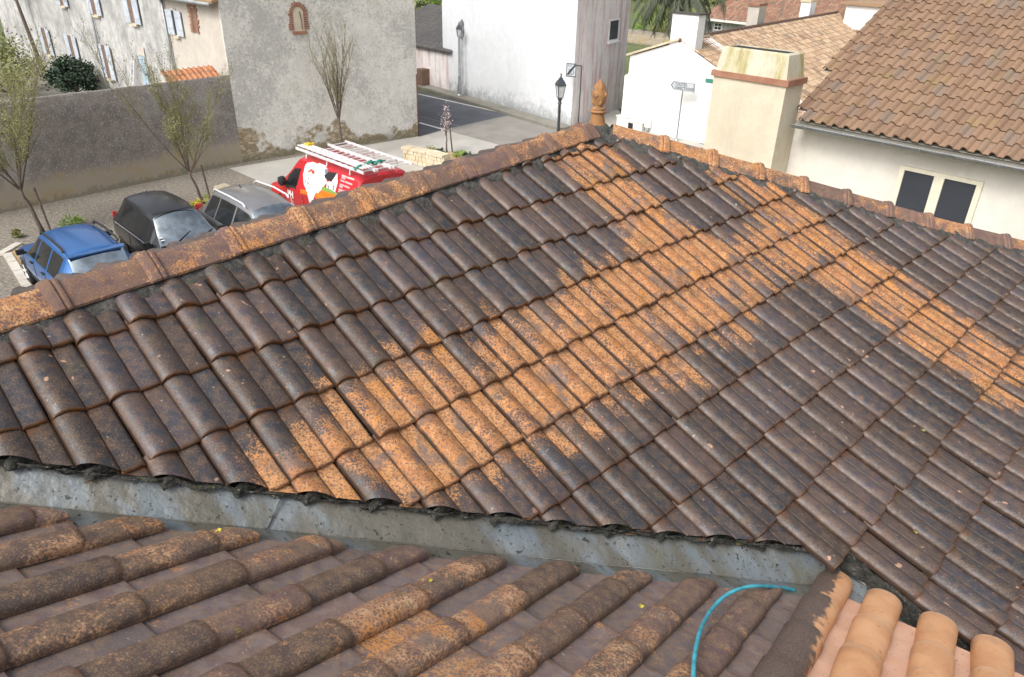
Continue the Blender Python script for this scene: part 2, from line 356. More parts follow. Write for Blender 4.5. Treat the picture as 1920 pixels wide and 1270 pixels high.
M['white'] = plain('white_paint', (.8, .8, .8), .5, var=.03)
M['offwhite'] = plain('off_white_plastic', (.72, .72, .66), .6, var=.06)
M['shutter'] = plain('pale_blue_shutter', (.50, .55, .62), .7, var=.12, scale=3)
M['shutter2'] = plain('sky_blue_shutter', (.42, .56, .66), .7, var=.1, scale=3)
M['sign_white'] = plain('sign_white', (.50, .54, .58), .5, var=.04)
M['cream_paint'] = plain('cream_paint', (.72, .68, .55), .5, var=.05)
M['winglass'] = glossy('dark_window_glass', (.035, .042, .055), .12, 0, .5)
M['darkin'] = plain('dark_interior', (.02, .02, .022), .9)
M['bark'] = plain('grey_brown_bark', (.13, .10, .085), .9, var=.3, scale=20)
M['twig'] = plain('green_brown_twig', (.20, .17, .10), .9, var=.3, scale=5)
M['leaf_y'] = plain('spring_leaf', (.22, .235, .07), .6, var=.35, scale=3)
M['leaf_g'] = plain('olive_leaf', (.19, .20, .065), .6, var=.4, scale=2)
M['leaf_d'] = plain('dark_leaf', (.022, .045, .022), .45, var=.4, scale=3)
M['leaf_o'] = plain('yellow_leaf', (.42, .36, .04), .6, var=.3, scale=2)
M['leaf_b'] = plain('bright_leaf', (.16, .27, .03), .6, var=.35, scale=4)
M['palm'] = plain('palm_leaf', (.10, .115, .075), .7, var=.4, scale=2)
M['petal'] = plain('pink_white_petal', (.75, .62, .66), .6, var=.1)
M['hose'] = plain('turquoise_hose', (.055, .33, .42), .5, var=.25, scale=20)
M['terra'] = plaster('terracotta_finial', (.36, .165, .06), (.48, .25, .10), (.13, .085, .055), .6, .3, fine=.75)
M['timber'] = plain('brown_timber', (.19, .12, .085), .8, var=.2)
M['green_sign'] = plain('green_enamel', (.05, .22, .16), .5)
M['s_orange'] = plain('orange_vinyl', (.75, .20, .02), .4, var=.1, scale=4)
M['s_green'] = plain('green_vinyl', (.22, .38, .08), .4, var=.1)
M['s_grey'] = plain('grey_vinyl', (.22, .22, .25), .4)
M['s_black'] = plain('black_vinyl', (.03, .03, .035), .5)
M['s_red'] = plain('red_vinyl', (.62, .08, .04), .4)
M['taillight'] = glossy('red_light_lens', (.45, .01, .015), .15)
M['yellow'] = plain('yellow_plastic', (.75, .55, .02), .5)
M['teal'] = plain('teal_strap', (.02, .25, .18), .6)
#SPLIT1
# ------------------------------------------------------------------ the tiled house
S = 0.22
RM = Matrix(((0.711998, 0.629736, -0.310631), (-0.320604, 0.685122, 0.65408), (0.624718, -0.366114, 0.689701)))
TV = Vector((-9.431446, 0.458973, 14.067398)); JR = 1.60420267; K2 = -0.13660349 * .1; K3 = -0.17856246 * .01
def roof(i, j, n=0.0):                    # i: tile column, j: course, n: metres above the battens
    s = j - 4.5; c = max(-7, min(5.2, s)); z = K2 * c * c + K3 * c ** 3; z += (2 * K2 * c + 3 * K3 * c * c) * (s - c)
    return CAM + WM @ ((RM @ Vector((i, j * JR, z - (n - .016) / S)) + TV) * S)
def proj(P):
    d = WM.transposed() @ (Vector(P) - CAM); return (d.x / d.z * F + 960, d.y / d.z * F + 635)
def inpoly(x, y, P):
    r = False
    for (x0, y0), (x1, y1) in zip(P, P[1:] + P[:1]):
        if (y0 > y) != (y1 > y) and x < (x1 - x0) * (y - y0) / (y1 - y0) + x0: r = not r
    return r
def cut_bm(bm, planes):
    for co, no in planes:
        bmesh.ops.bisect_plane(bm, geom=bm.verts[:] + bm.edges[:] + bm.faces[:], dist=1e-5, plane_co=co, plane_no=no, clear_outer=True)
def finish(mbs, fn, name, mat, parent, ang=40):
    """mbs: list of (MB in parameter space, cutting planes); mapped to the world by fn and joined into one surface"""
    out = bmesh.new()
    for mb, planes in mbs:
        me = bpy.data.meshes.new('tmp'); me.from_pydata(mb.v, [], mb.f)
        uvl = me.uv_layers.new(name='UVMap')
        for l in me.loops: uvl.data[l.index].uv = mb.uv[l.vertex_index]
        ca = me.color_attributes.new('tile', 'FLOAT_COLOR', 'POINT')
        for k, a in enumerate(mb.at): ca.data[k].color = (*a, 1)
        bm = bmesh.new(); bm.from_mesh(me); cut_bm(bm, planes); bm.to_mesh(me); bm.free()
        out.from_mesh(me); bpy.data.meshes.remove(me)
    for v in out.verts: v.co = fn(*v.co)
    bmesh.ops.recalc_face_normals(out, faces=out.faces) if False else None
    me = bpy.data.meshes.new(name); out.to_mesh(me); out.free()
    return link_mesh(name, me, mat, parent, True, R_(ang))
US = [0, .02, .06, .12, .2, .28, .36, .44, .50,   .54, .56, .58, .60, .78, .93, .965, 1.0]
def prof(u, h=.035):
    if u < .56:
        a = u / .56; return .004 + h * (math.sin(PI * (a ** .82)) ** .78 if 0 < a < 1 else 0)
    if u < .60: return .006 - .007 * math.sin(PI * (u - .56) / .04)
    if u < .94: return .008 - .003 * math.sin(PI * (u - .56) / .38)
    return .008 - (u - .94) / .06 * .012
def add_tile(mb, i, j, at, h=.035, us=US, vs=(-.10, 0, .34, .67, .985, 1.0), lift=.021, th=.017, jit=1.0, up=-1):
    """one interlocking tile: left side at i, lower edge at course j"""
    di = random.uniform(-.024, .024) * jit; dj = (random.uniform(-.025, .025) + (.05 if random.random() < .04 else 0)) * jit; dn = random.uniform(-.003, .004) * jit; sk = random.uniform(-.028, .028) * jit
    tl = random.uniform(-.008, .008) * jit
    rows = []
    for v in vs:
        r = []
        for u in us:
            a_t = at(u, v) if callable(at) else at
            n = prof(u, h * (1 + .05 * v)) + lift * max(v, 0) + dn + tl * (u - .5) - (0.004 if v == 1.0 else 0)
            r.append(mb.vert((i + u + di + sk * v, j - 1 + v + dj * (1 if v > .5 else 0), n), (u, v), a_t))
        rows.append(r)
    for a, b in zip(rows, rows[1:]):
        for k in range(len(us) - 1): mb.f.append([a[k], b[k], b[k + 1], a[k + 1]])
    prev = rows[-1]                     # nose of the tile: rolled rim, groove, lower lip
    for dj_, dn_ in (((.004, -.005), (-.004, -.009), (-.030, -.010), (-.010, -.0135), (-.012, -th - .004)) if len(us) > 12 else ((-.004, -th),)):
        low = [mb.vert((mb.v[k][0], mb.v[k][1] + dj_, mb.v[k][2] + dn_), (mb.uv[k][0], 1.02), mb.at[k]) for k in rows[-1]]
        for k in range(len(us) - 1): mb.f.append([prev[k], low[k], low[k + 1], prev[k + 1]])
        prev = low
    side = [mb.vert((mb.v[r[0]][0], mb.v[r[0]][1], mb.v[r[0]][2] - .016), (0, mb.uv[r[0]][1]), mb.at[r[0]]) for r in rows]
    for k in range(len(rows) - 1): mb.f.append([rows[k][0], side[k], side[k + 1], rows[k + 1][0]])

ORANGE = [
    [(1035, 283), (1110, 268), (1200, 345), (1330, 432), (1240, 480), (1150, 395), (1090, 340)],
    [(430, 850), (530, 782), (640, 712), (773, 655), (893, 612), (990, 568), (1080, 529), (1160, 490), (1238, 455), (1300, 425), (1400, 375), (1455, 345), (1560, 425), (1665, 500),
     (1750, 555), (1840, 608), (1925, 665), (1925, 790), (1780, 690), (1600, 560), (1527, 505), (1424, 568), (1280, 655), (1183, 712), (1090, 770), (982, 832), (925, 862), (866, 900), (800, 960), (560, 960)],
    [(690, 950), (760, 905), (860, 905), (900, 960), (820, 990)],
    [(1335, 330), (1410, 320), (1460, 360), (1400, 378)],
]
DARKIN = [[(1245, 385), (1330, 345), (1420, 395), (1330, 440)]]
random.seed(11)
mb_main, mb_low = MB(), MB()
RIDGE = lambda i: -.72 - .045 * i
HIP = lambda i: -1.62 + .507 * (i - 20)
for j in range(-2, 16):
    for i in range(-5, 42):
        if j > 8 and (i < 13 ): continue
        jr = RIDGE(i + .5) if i < 20 else HIP(i + .5)
        if j < jr - 1.0: continue
        if j - 1 > 1.9 + .495 * (i + 1) and i < 13: continue
        r1, r2 = random.random(), random.random(); jit = random.uniform(-.14, .22); base = random.uniform(-.16, .06)
        def om(ii, jj):
            c = 0
            for a in range(6):
                x, y = proj(roof(ii + (.0, .3, -.3, .15, -.2, .1)[a], jj + (.0, .06, .02, -.08, -.05, .09)[a], .03))
                if any(inpoly(x, y, P) for P in ORANGE) and not any(inpoly(x, y, P) for P in DARKIN): c += 1 / 6
            return c
        q = [[om(i + u, j - v) for u in (0, 1)] for v in (1, .04)]
        mx = max(max(q[0]), max(q[1]))
        def at(u, v, q=q, r1=r1, r2=r2, jit=jit, base=base, mx=mx):
            v = max(0, min(1, v)); t = (q[0][0] * (1 - u) + q[0][1] * u) * (1 - v) + (q[1][0] * (1 - u) + q[1][1] * u) * v
            o = base + .80 * t + (jit if mx > .2 else 0)
            if t > .3: o += (.16 if u > .56 else -.10)
            return (max(0., min(1., o)), r1, r2)
        mb = mb_main if i < 13 and not (i == 12 and j == 8) else mb_low
        add_tile(mb, i, j, at)
def line_plane(i0, j0, i1, j1, keep_down=True):
    d = Vector((i1 - i0, j1 - j0, 0)); n = Vector((d.y, -d.x, 0))   # right-hand normal
    if (n.y < 0) != keep_down: n = -n
    return ((i0, j0, 0), tuple(n))
P_ridge = line_plane(-5, RIDGE(-5) + .36, 20, RIDGE(20) + .36, True)
P_hip = line_plane(20, HIP(20) + .50, 42, HIP(42) + .50, True)
VAL = lambda i: 1.70 + .487 * i
P_val = line_plane(-5, VAL(-5), 13, VAL(13), False)

house = empty('tiled_house', (0, 6, 0), 'house with dark weathered roof tiles, an orange diagonal band, pine cone finial and zinc valley', 'house')
def par(o): o.parent = house; o.matrix_parent_inverse = Matrix.Translation(-house.location); return o
tiles = par(finish([(mb_main, [P_ridge, P_hip, P_val]), (mb_low, [P_ridge, P_hip, ((13.52, 0, 0), (-1, 0, 0))] if False else [P_ridge, P_hip])], roof, 'roof_slope', M['tile'], None))
tiles['label'] = 'dark interlocking tiles with a diagonal band of orange ones'
# solid deck under the tiles
mb = MB()
rows = []
for j in range(-3, 17):
    rows.append([roof(i, j, -.035) for i in range(-6, 43)])
dk = MB()
for j in range(-2, 15):
    for i in range(-5, 42):
        dk.v += [(i, j, -.03), (i + 1, j, -.03), (i + 1, j + 1, -.03), (i, j + 1, -.03)]; k = len(dk.v); dk.f.append([k - 4, k - 1, k - 2, k - 3]); dk.uv += [(0, 0)] * 4; dk.at += [(0, 0, 0)] * 4
dk2 = MB(); 
for q in range(0, len(dk.f)):
    pass
def split_deck():
    a, b = MB(), MB()
    for f in dk.f:
        xs = [dk.v[k][0] for k in f]; ys = [dk.v[k][1] for k in f]
        t = a if max(xs) <= 13 else b
        base = len(t.v)
        for k in f: t.v.append(dk.v[k]); t.uv.append((0, 0)); t.at.append((0, 0, 0))
        t.f.append([base, base + 1, base + 2, base + 3])
    return a, b
da, db = split_deck()
par(finish([(da, [P_ridge, P_hip, line_plane(-5, VAL(-5) - .06, 13, VAL(13) - .06, False)]), (db, [P_ridge, P_hip])], roof, 'roof_deck', M['moss'], None))

# black mossy mortar closing the cut edges
def nz(x, y=0., z=0.): return noise.noise(Vector((x, y, z)))
def skirt(path, name, top=.03, bot=-.10, out=.02, mat='moss', step=.15):
    mb = MB(); rows = []
    L = 0
    for (i0, j0), (i1, j1) in zip(path, path[1:]):
        n = max(2, int(math.hypot(i1 - i0, (j1 - j0) * 1.6) / step))
        for k in range(n):
            a = k / n; i = i0 + (i1 - i0) * a; j = j0 + (j1 - j0) * a
            d = Vector((i1 - i0, j1 - j0)).normalized(); o = Vector((-d.y, d.x))
            if o.y < 0: o = -o
            if name == 'side_mortar': o = Vector((-1, 0))
            q = L + k * step; r = []
            for t in range(7):
                f = t / 6; bulge = (out * (.3 + f) + .03 * nz(q * 2.2, f * 3, 5) + .012 * nz(q * 9, f * 7, 1)) / S
                hgt = top + (bot - top) * f + (.018 * nz(q * 1.7, 3, f) if t < 6 else 0) - (.0 if t else .012)
                r.append(roof(i + o.x * bulge, j + o.y * bulge / 1.6, hgt))
            rows.append(r)
        L += n * step
    rows = [[r[0] + (r[0] - r[1]) * .0] + r for r in rows]
    mb.grid(rows); return par(mb.build(name, M[mat], None, True))
skirt([(-5, VAL(-5) - .01), (11.6, VAL(11.6) - .01), (12.25, 7.75)], 'valley_mortar', .006, -.020, .006)
skirt([(13.0, 8.02), (13.0, 15.5)], 'side_mortar', .008, -.115, .012)
# lumps of mortar under the open tile ends along the valley
for i in range(-4, 12):
    mb = MB(); j = VAL(i + .3) + .0
    rows = []
    for q in range(9):
        th = PI * q / 8
        r = []
        for t in range(8):
            f = t / 7; b = 1 + .35 * nz(i * 3 + q * .5, t * .8)
            r.append(roof(i + .05 + .50 * (1 - math.cos(th)) / 2, j - .10 + .10 * f * b, -.03 + .050 * math.sin(th) * (1 - f * f) * b))
        rows.append(r)
    mb.grid(rows)
    par(mb.build('mortar_plug', M['moss'], None, True))

# ridge tiles ------------------------------------------------------------
def ridge_tile(p0, p1, side, drop, seed, orange):
    """overlapping clay ridge tile with a raised collar at its p0 end"""
    t = (p1 - p0); L = t.length; t.normalize(); s = side; u = s.cross(t); u = u if u.z > 0 else -u
    mb = MB(); at = (orange, random.random(), random.random())
    rows = []
    secs = [(-.022, 1.10), (-.018, 1.20), (.0, 1.26), (.026, 1.26), (.034, 1.14), (.046, 1.20), (.058, 1.17), (.066, 1.04), (L * .35, 1.02), (L * .7, 1.0), (L + .03, .98)]
    for x, k in secs:
        r = []
        for a in range(15):
            th = PI * (a / 14) ; c, sn = math.cos(th), math.sin(th)
            rr = .080 * k * (1 + .012 * nz(seed * 3 + a * .4, x * 9))
            w_ = 1 - 2 * a / 14; cx = w_ * .104 * (k ** .8); cy = (.092 - .092 * (abs(w_) ** 1.35)) * k ** .6 + (k - 1) * .05 + (rr - .080 * k) * 1.0
            v = mb.vert(p0 + t * x + s * cx + u * (cy - drop), (.3, max(.2, min(.9, x / L))), at); r.append(v)
        rows.append(r)
    for a, b in zip(rows, rows[1:]):
        for k in range(14): mb.f.append([a[k], a[k + 1], b[k + 1], b[k]])
    for q, rr in ((0, rows[0]),):
        inner = [mb.vert(Vector(mb.v[k]) * 1.0 - u * .014 + (p0 - Vector(mb.v[k])) * .06, (.3, .3), at) for k in rr]
        for k in range(14): mb.f.append([rr[k], inner[k], inner[k + 1], rr[k + 1]])
    for rr in (rows,):
        for a, b in zip(rows, rows[1:]):          # lower rims have thickness
            for e in (0, 14):
                x0 = mb.vert(Vector(mb.v[a[e]]) - u * .012, (.3, .5), at); x1 = mb.vert(Vector(mb.v[b[e]]) - u * .012, (.3, .5), at)
                mb.f.append([a[e], b[e], x1, x0])
    o = mb.build('ridge_tile', M['ridge'], None, True, attrs=True, angle=R_(35)); par(o); return o
random.seed(5)
def ridge_pts(fn, i_list, n): return [roof(i, fn(i), n) for i in i_list]
li = [.95 - 1.93, .95]
k = .95
while k < 17.0: k += 1.965; li.append(k)
li.append(19.3)
pts = [roof(i, RIDGE(i) + .04, .022) + UP * 0 for i in [li[0] - 3.8, li[0] - 1.9] + li]
for a, (p, q) in enumerate(zip(pts, pts[1:])):
    t = (q - p).normalized(); s = t.cross(UP).normalized()
    q2 = q + UP * random.uniform(-.006, .006); p = p + s * random.uniform(-.008, .008)
    ridge_tile(p, q2, s, .01, a, random.choice([.22, .42, .50, .30, .18, .45]))
apex = roof(20, -1.62, -.015)
hp = []; i = 20.45
while i < 41: hp.append(roof(i, HIP(i) + .03, .016)); i += 1.62
for a, (p, q) in enumerate(zip(hp, hp[1:])):
    t = (q - p).normalized(); s = t.cross(UP).normalized()
    # collars sit at the lower end on the hip
    ridge_tile(q, p, s, .015, a + 40, random.choice([.15, .25, .5, .2, .3]) if a > 3 else random.choice([.45, .6]))
# rough cement bedding of the ridge, near side
def bedding(fn, i0, i1, name, dirj, wid=.62, hi=.05):
    rows = []; i = i0
    while i < i1:
        j = fn(i); r = []
        wv = wid * (1 + .22 * nz(i * 1.3, 1) + .12 * nz(i * 4, 2))
        if dirj == 'hip': wv *= 1.25
        for t in range(10):
            f = t / 9; hh = hi * (1 - f) ** .9 + .018 * (1 - f * .5) + .012 * nz(i * 5, f * 5) + .006 * nz(i * 14, f * 14)
            if t == 9: hh = -.005
            r.append(roof(i - (f * wv * .5 if dirj == 'hip' else 0), j + .02 + f * wv * (.75 if dirj == 'hip' else .86), hh))
        rows.append(r); i += .12
    mb = MB(); mb.grid(rows); return par(mb.build(name, M['cement'], None, True))
bedding(RIDGE, -5, 20.2, 'ridge_cement', 'ridge', .60)
bedding(HIP, 20, 41, 'hip_cement', 'hip', .62)
# finial
mb = MB(); b0 = apex + UP * -.02
mb.lathe(b0, [(.16, -.12), (.155, -.02), (.12, .05), (.08, .09)], 20)
par(mb.build('finial_mortar', M['cement'], None, True))
mb = MB()
b0 = b0 + UP * .035
mb.lathe(b0, [(.114, -.03), (.112, .0), (.104, .014), (.082, .036), (.066, .062), (.057, .095), (.053, .130), (.052, .142), (.061, .146), (.065, .153), (.063, .162), (.055, .167), (.058, .173), (.056, .182), (.043, .188), (.040, .198), (.040, .206), (.043, .214)], 28)
rows = []; NS = 64
for k in range(41):
    f = k / 40; z = .208 + .198 * f; r = .059 * math.sin(PI * (.24 + .76 * f ** 1.05)) ** .85 * (1.0 if f < .98 else .6) + .002
    rows.append([b0 + UP * z + Vector((math.cos(a), math.sin(a), 0)) * (r * (1 + .20 * (max(0, math.sin(4 * a + f * 9)) * max(0, math.sin(4 * a - f * 9 + 1))) ** .6 - .06)) for a in [2 * PI * q / NS for q in range(NS)]])
ix = mb.grid(rows, True); mb.f.append(ix[-1])
fin = par(mb.build('finial', M['terra'], None, True, angle=R_(50))); fin['label'] = 'terracotta pine cone finial on a turned base'

# slopes on the far sides of the ridge and hip --------------------------------
yd = (roof(5, 5) - roof(5, 4)); yd.z = 0; yd.normalize(); xd = (roof(6, 4) - roof(5, 4)); xd.z = 0; xd.normalize()
us8 = [0, .06, .16, .28, .40, .50, .56, .8, 1.0]
def back(i, j, n):       # j counted down the far side from the ridge
    b = roof(i, RIDGE(i), .0) - yd * 0.0
    return b - yd * (j * .352 * .944) - UP * (j * .352 * .330) + (UP * .944 - yd * .330) * n
mb = MB()
for j in range(1, 4):
    for i in range(-5, 20): add_tile(mb, i, j, (random.uniform(-.1, .2), random.random(), random.random()), us=us8, vs=(0, .5, 1.0), h=.05)
par(finish([(mb, [])], back, 'rear_roof_slope', M['tile'], None))
hd = (roof(41, HIP(41)) - roof(20, HIP(20)))
def side(i, j, n):       # far side of the hip: courses run along yd
    b = roof(20, HIP(20), 0); return b + yd * (i * S) + xd * (j * .352 * .907) - UP * (j * .352 * .42) + (UP * .907 + xd * .42) * n
hz = hd.dot(yd) / S; hx = hd.dot(xd) / (.352 * .907)
mb = MB()
for j in range(1, 16):
    for i in range(0, 34):
        if j < (i + 1) * hx / hz - .6: continue
        add_tile(mb, i, j, (random.uniform(-.1, .2), random.random(), random.random()), us=us8, vs=(0, 1.0), h=.05)
# walls under the eaves
K0 = roof(13, 8.1); 
wl = MB()
A0 = back(-5, 2.6, 0); A1 = back(19.8, 2.6, 0); 
def wallbox(P, Q, zt, th=.3):
    d = (Q - P); d.z = 0; n = Vector((-d.y, d.x, 0)).normalized() * th
    P = Vector((P.x, P.y, 0)); Q = Vector((Q.x, Q.y, 0)); wl.obox(P, Q - P, n, UP * zt)
zt = A0.z - .15
A1w = A1 - yd * -.3; A0w = A0 + yd * .3
wallbox(A1w, A0w, zt)
E0 = A1w; Ee = A1w + yd * 11
wallbox(E0 + yd * 4.5, E0, zt - 1.0)
par(wl.build('wall', M['cream2'], None))

# ------------------------------------------------------------------ foreground roof plane (wing of the same house)
FA = Vector((-1.929, 2.145, -1.915 + H)); FD = Vector((.545, .754, -.366)).normalized(); FN = Vector((.196, .309, .93)).normalized()
FL = Vector((-.815, .579, -.021)).normalized()
def fg(l, d, n=0.0): return FA + FL * l + FD * d + FN * n
PF = .2385
CUTD = lambda l: -.135 - 1.045 * l
mc, mch, mo, moc = MB(), MB(), MB(), MB()
random.seed(21)
def cover(mb, l, d1, L, at, r0=.061, r1=.068, hh=.50, up=.0):
    """canal cover tile, wide lower end at d1, tucked under its upper neighbour"""
    rows = []; sk = random.uniform(-.006, .006); N = 12
    for v in (0, .25, .5, .75, .985, 1.0):
        r = r0 + (r1 - r0) * v - (.002 if v == 1 else 0); d = d1 - L + L * v; row = []
        for k in range(N + 1):
            th = PI * k / N; c, s_ = math.cos(th), math.sin(th)
            at_ = at(c) if callable(at) else at
            row.append(mb.vert((l + c * r + sk * v, d, .012 + s_ ** .85 * r * hh + .010 * v + up if s_ > 1e-6 else .012 + .008 * v + up), (.12 + .30 * k / N, v), at_))
        rows.append(row)
    for a, b in zip(rows, rows[1:]):
        for k in range(N): mb.f.append([a[k], b[k], b[k + 1], a[k + 1]])
    e = rows[-1]
    inn = [mb.vert((l + (mb.v[k][0] - l) * .86, mb.v[k][1], (mb.v[k][2] - .02) * .84 + .012), (.25, 1), mb.at[k]) for k in e]
    for k in range(N): mb.f.append([e[k], inn[k], inn[k + 1], e[k + 1]])
    for q in (0, N):                       # thickness of the long edges
        lo = [mb.vert((mb.v[r[q]][0], mb.v[r[q]][1], mb.v[r[q]][2] - .016), (0, .5), mb.at[r[q]]) for r in rows]
        for k in range(len(rows) - 1): mb.f.append([rows[k][q], lo[k], lo[k + 1], rows[k + 1][q]])
def channel(mb, l, d1, L, at, wd=.105):
    rows = []
    for v in (0, .5, 1.0):
        row = []
        for k in range(9):
            a = -1 + k / 4; row.append(mb.vert((l + a * wd, d1 - L + L * v, -.012 + .020 * a * a * a * a + .014 * v), (.6 + .3 * k / 8, v), at))
        rows.append(row)
    for a, b in zip(rows, rows[1:]):
        for k in range(8): mb.f.append([a[k], b[k], b[k + 1], a[k + 1]])
    e = rows[-1]; lo = [mb.vert((mb.v[k][0], mb.v[k][1], mb.v[k][2] - .012), (.7, 1), at) for k in e]
    for k in range(8): mb.f.append([e[k], lo[k], lo[k + 1], e[k + 1]])
EXP = .385
ribs = [.29 - PF * k for k in range(0, 21)]
for k, l in enumerate(ribs):
    l = .29 - PF * k + random.uniform(-.006, .006)
    new = l < -2.50; end = min(CUTD(l), 2.76); top_d = end + (.30 if end < 2.7 else 0)
    if new: d = 2.80
    else: d = CUTD(l) + (.30 * ((k * .37) % 1)) + (0.12 if end < 2.7 else 0)
    if not new: d = max(d, CUTD(l) + .06)
    if abs(l + 2.35) < .08: d = 2.47
    dd = d
    while dd > -1.5:
        o = max(.1, min(.9, random.gauss(.29, .13) + (.22 if (.2 < dd < 1.3 and -2.2 < l < -1.2) else 0)))
        # the clean clay begins along a slanting front
        fr = .5 + (l + 2.46) * 1.6 + (2.3 - dd) * -.28
        if l < -2.48:
            r1, r2 = random.random(), random.random(); fr = .54 + (2.75 - dd) * .28 if l > -2.65 else 0
            cover(mo, l, dd, EXP + .07, (lambda c, fr=fr, r1=r1, r2=r2: (fr + (.24 * c if fr else 0), r1, r2)), .076, .086, .74)
        else:
            cover(mc, l, dd, EXP + .07, (o, random.random(), random.random()))
        dd -= EXP + random.uniform(-.012, .012)
    lc = l - PF / 2; dd = min(CUTD(lc) + .25, 2.70) - random.uniform(0, .2) * (0 if new else 1) + (0 if l < -2.38 else .12)
    while dd > -1.5:
        if lc < -2.60: channel(moc, lc, dd, EXP + .06, (0, random.random(), random.random()))
        else: channel(mch, lc, dd, EXP + .06, (random.uniform(-.1, .25) + (.5 if (-2.0 < lc < -1.3 and .3 < dd < 1.2 and random.random() < .6) else 0), random.random(), random.random()))
        dd -= EXP + random.uniform(-.01, .01)
n_ = Vector((1.045, 1, 0)).normalized()
P_cut = ((0, -.135, 0), tuple(n_)); P_cut2 = ((0, -.10, 0), tuple(n_))
par(finish([(mc, [P_cut])], fg, 'cover_tile_run', M['canal'], None, 45))['label'] = 'rust brown half-round cover tiles of the near roof'
par(finish([(mch, [P_cut2])], fg, 'channel_tile_run', M['channel'], None, 45))
par(finish([(mo, [])], fg, 'new_cover_tiles', M['clay_new'], None, 45))['label'] = 'clean bright orange half-round tiles in the corner'
par(finish([(moc, [])], fg, 'new_channel_tiles', M['clay_ch'], None, 45))
mb = MB()
mb.poly([fg(1.0, -1.6, -.05), fg(1.0, CUTD(1.0) - .0, -.05), fg(-2.68, 2.70, -.05), fg(-4.9, 2.70, -.05), fg(-4.9, -1.6, -.05)], .03)
par(mb.build('wing_roof_deck', M['moss'], None))

# zinc valley -----------------------------------------------------------------
FB = Vector((1.525, 2.711, -2.832 + H)); fdir = (FB - FA).normalized()
F0 = FA - fdir * 1.3; F1 = FB + fdir * .10
def foldpt(a): return F0 + (F1 - F0) * a
mb = MB(); rows = []
NV = 40
for k in range(NV + 1):
    a = k / NV; f = foldpt(a)
    # matching point below the cut tiles of the main slope
    i = -5.2 + (12.9 + 5.2) * a; e = roof(i, VAL(i) - .25, -.030)
    rows.append([e + (f - e) * t + UP * (.006 * nz(a * 12, t * 3)) for t in (0, .25, .5, .75, 1)])
mb.grid(rows)
par(mb.build('valley_flashing', M['zinc'], None, True))
mb = MB(); rows = []
for k in range(NV + 1):
    a = k / NV; f = foldpt(a)
    l = (f - FA).dot(FL); d = min((f - FA).dot(FD), 9)
    g_ = f - FL * -.0 + (fg(l, d - .42, -.022) - fg(l, d, 0)) 
    rows.append([f + Vector((0, 0, -.0015)), (f + g_) / 2 + UP * (.004 * nz(a * 14)), g_])
mb.grid(rows)
par(mb.build('lower_valley_flashing', M['zinc'], None, True))
# seam across the valley and raised fold lip
mb = MB()
a = (foldpt(0) - FA).length; 
def seam(ax, w=.012):
    i = 2.72; e = roof(i, VAL(i) + .02, -.028); f = min((foldpt(k / 400) for k in range(401)), key=lambda p: abs(proj(p)[0] - 499)); e2 = e
    d = (f - e2); mb.obox(e2 + UP * .004, d, fdir * w, UP * .005); pass
for ax in (.455,): seam(ax)
mb.tube([foldpt(k / 30) + UP * (.003 + .002 * nz(k * .7)) for k in range(31)],   .0016, 6)
par(mb.build('flashing_seam', M['zinc'], None))
# box gutter between the new tiles and the side of the main slope
mb = MB(); rows = []
for k in range(14):
    a = k / 13; p = fg(-2.35 - 2.6 * a, 2.58, -.045); j = 7.55 + 5.6 * a; q = roof(13.25, j, -.17)
    rows.append([p, p + (q - p) * .25 - UP * .03, p + (q - p) * .6 - UP * .035, q])
mb.grid(rows); par(mb.build('box_gutter', M['zinc2'], None, True))

# turquoise hose lying on the near tiles
hs_px = [(1490, 1107, .0), (1470, 1103, .02), (1430, 1099, .075), (1395, 1102, .085), (1362, 1116, .07), (1335, 1142, .05), (1316, 1175, .07), (1306, 1210, .085), (1301, 1245, .085), (1300, 1290, .08)]
pts = [hit(x, y, fg(0, 0, h), FN) for x, y, h in hs_px]
cv = []
for k in range(len(pts) - 1):
    p0, p1, p2, p3 = pts[max(k - 1, 0)], pts[k], pts[k + 1], pts[min(k + 2, len(pts) - 1)]
    for q in range(6):
        t = q / 6; cv.append(.5 * ((2 * p1) + (p2 - p0) * t + (2 * p0 - 5 * p1 + 4 * p2 - p3) * t * t + (3 * p1 - p0 - 3 * p2 + p3) * t ** 3))
cv.append(pts[-1])
mb = MB(); mb.tube(cv, .0085, 10)
tag(mb.build('garden_hose', M['hose'], None, True), 'thin turquoise hose curving over the near brown tiles beside the new orange ones', 'hose')
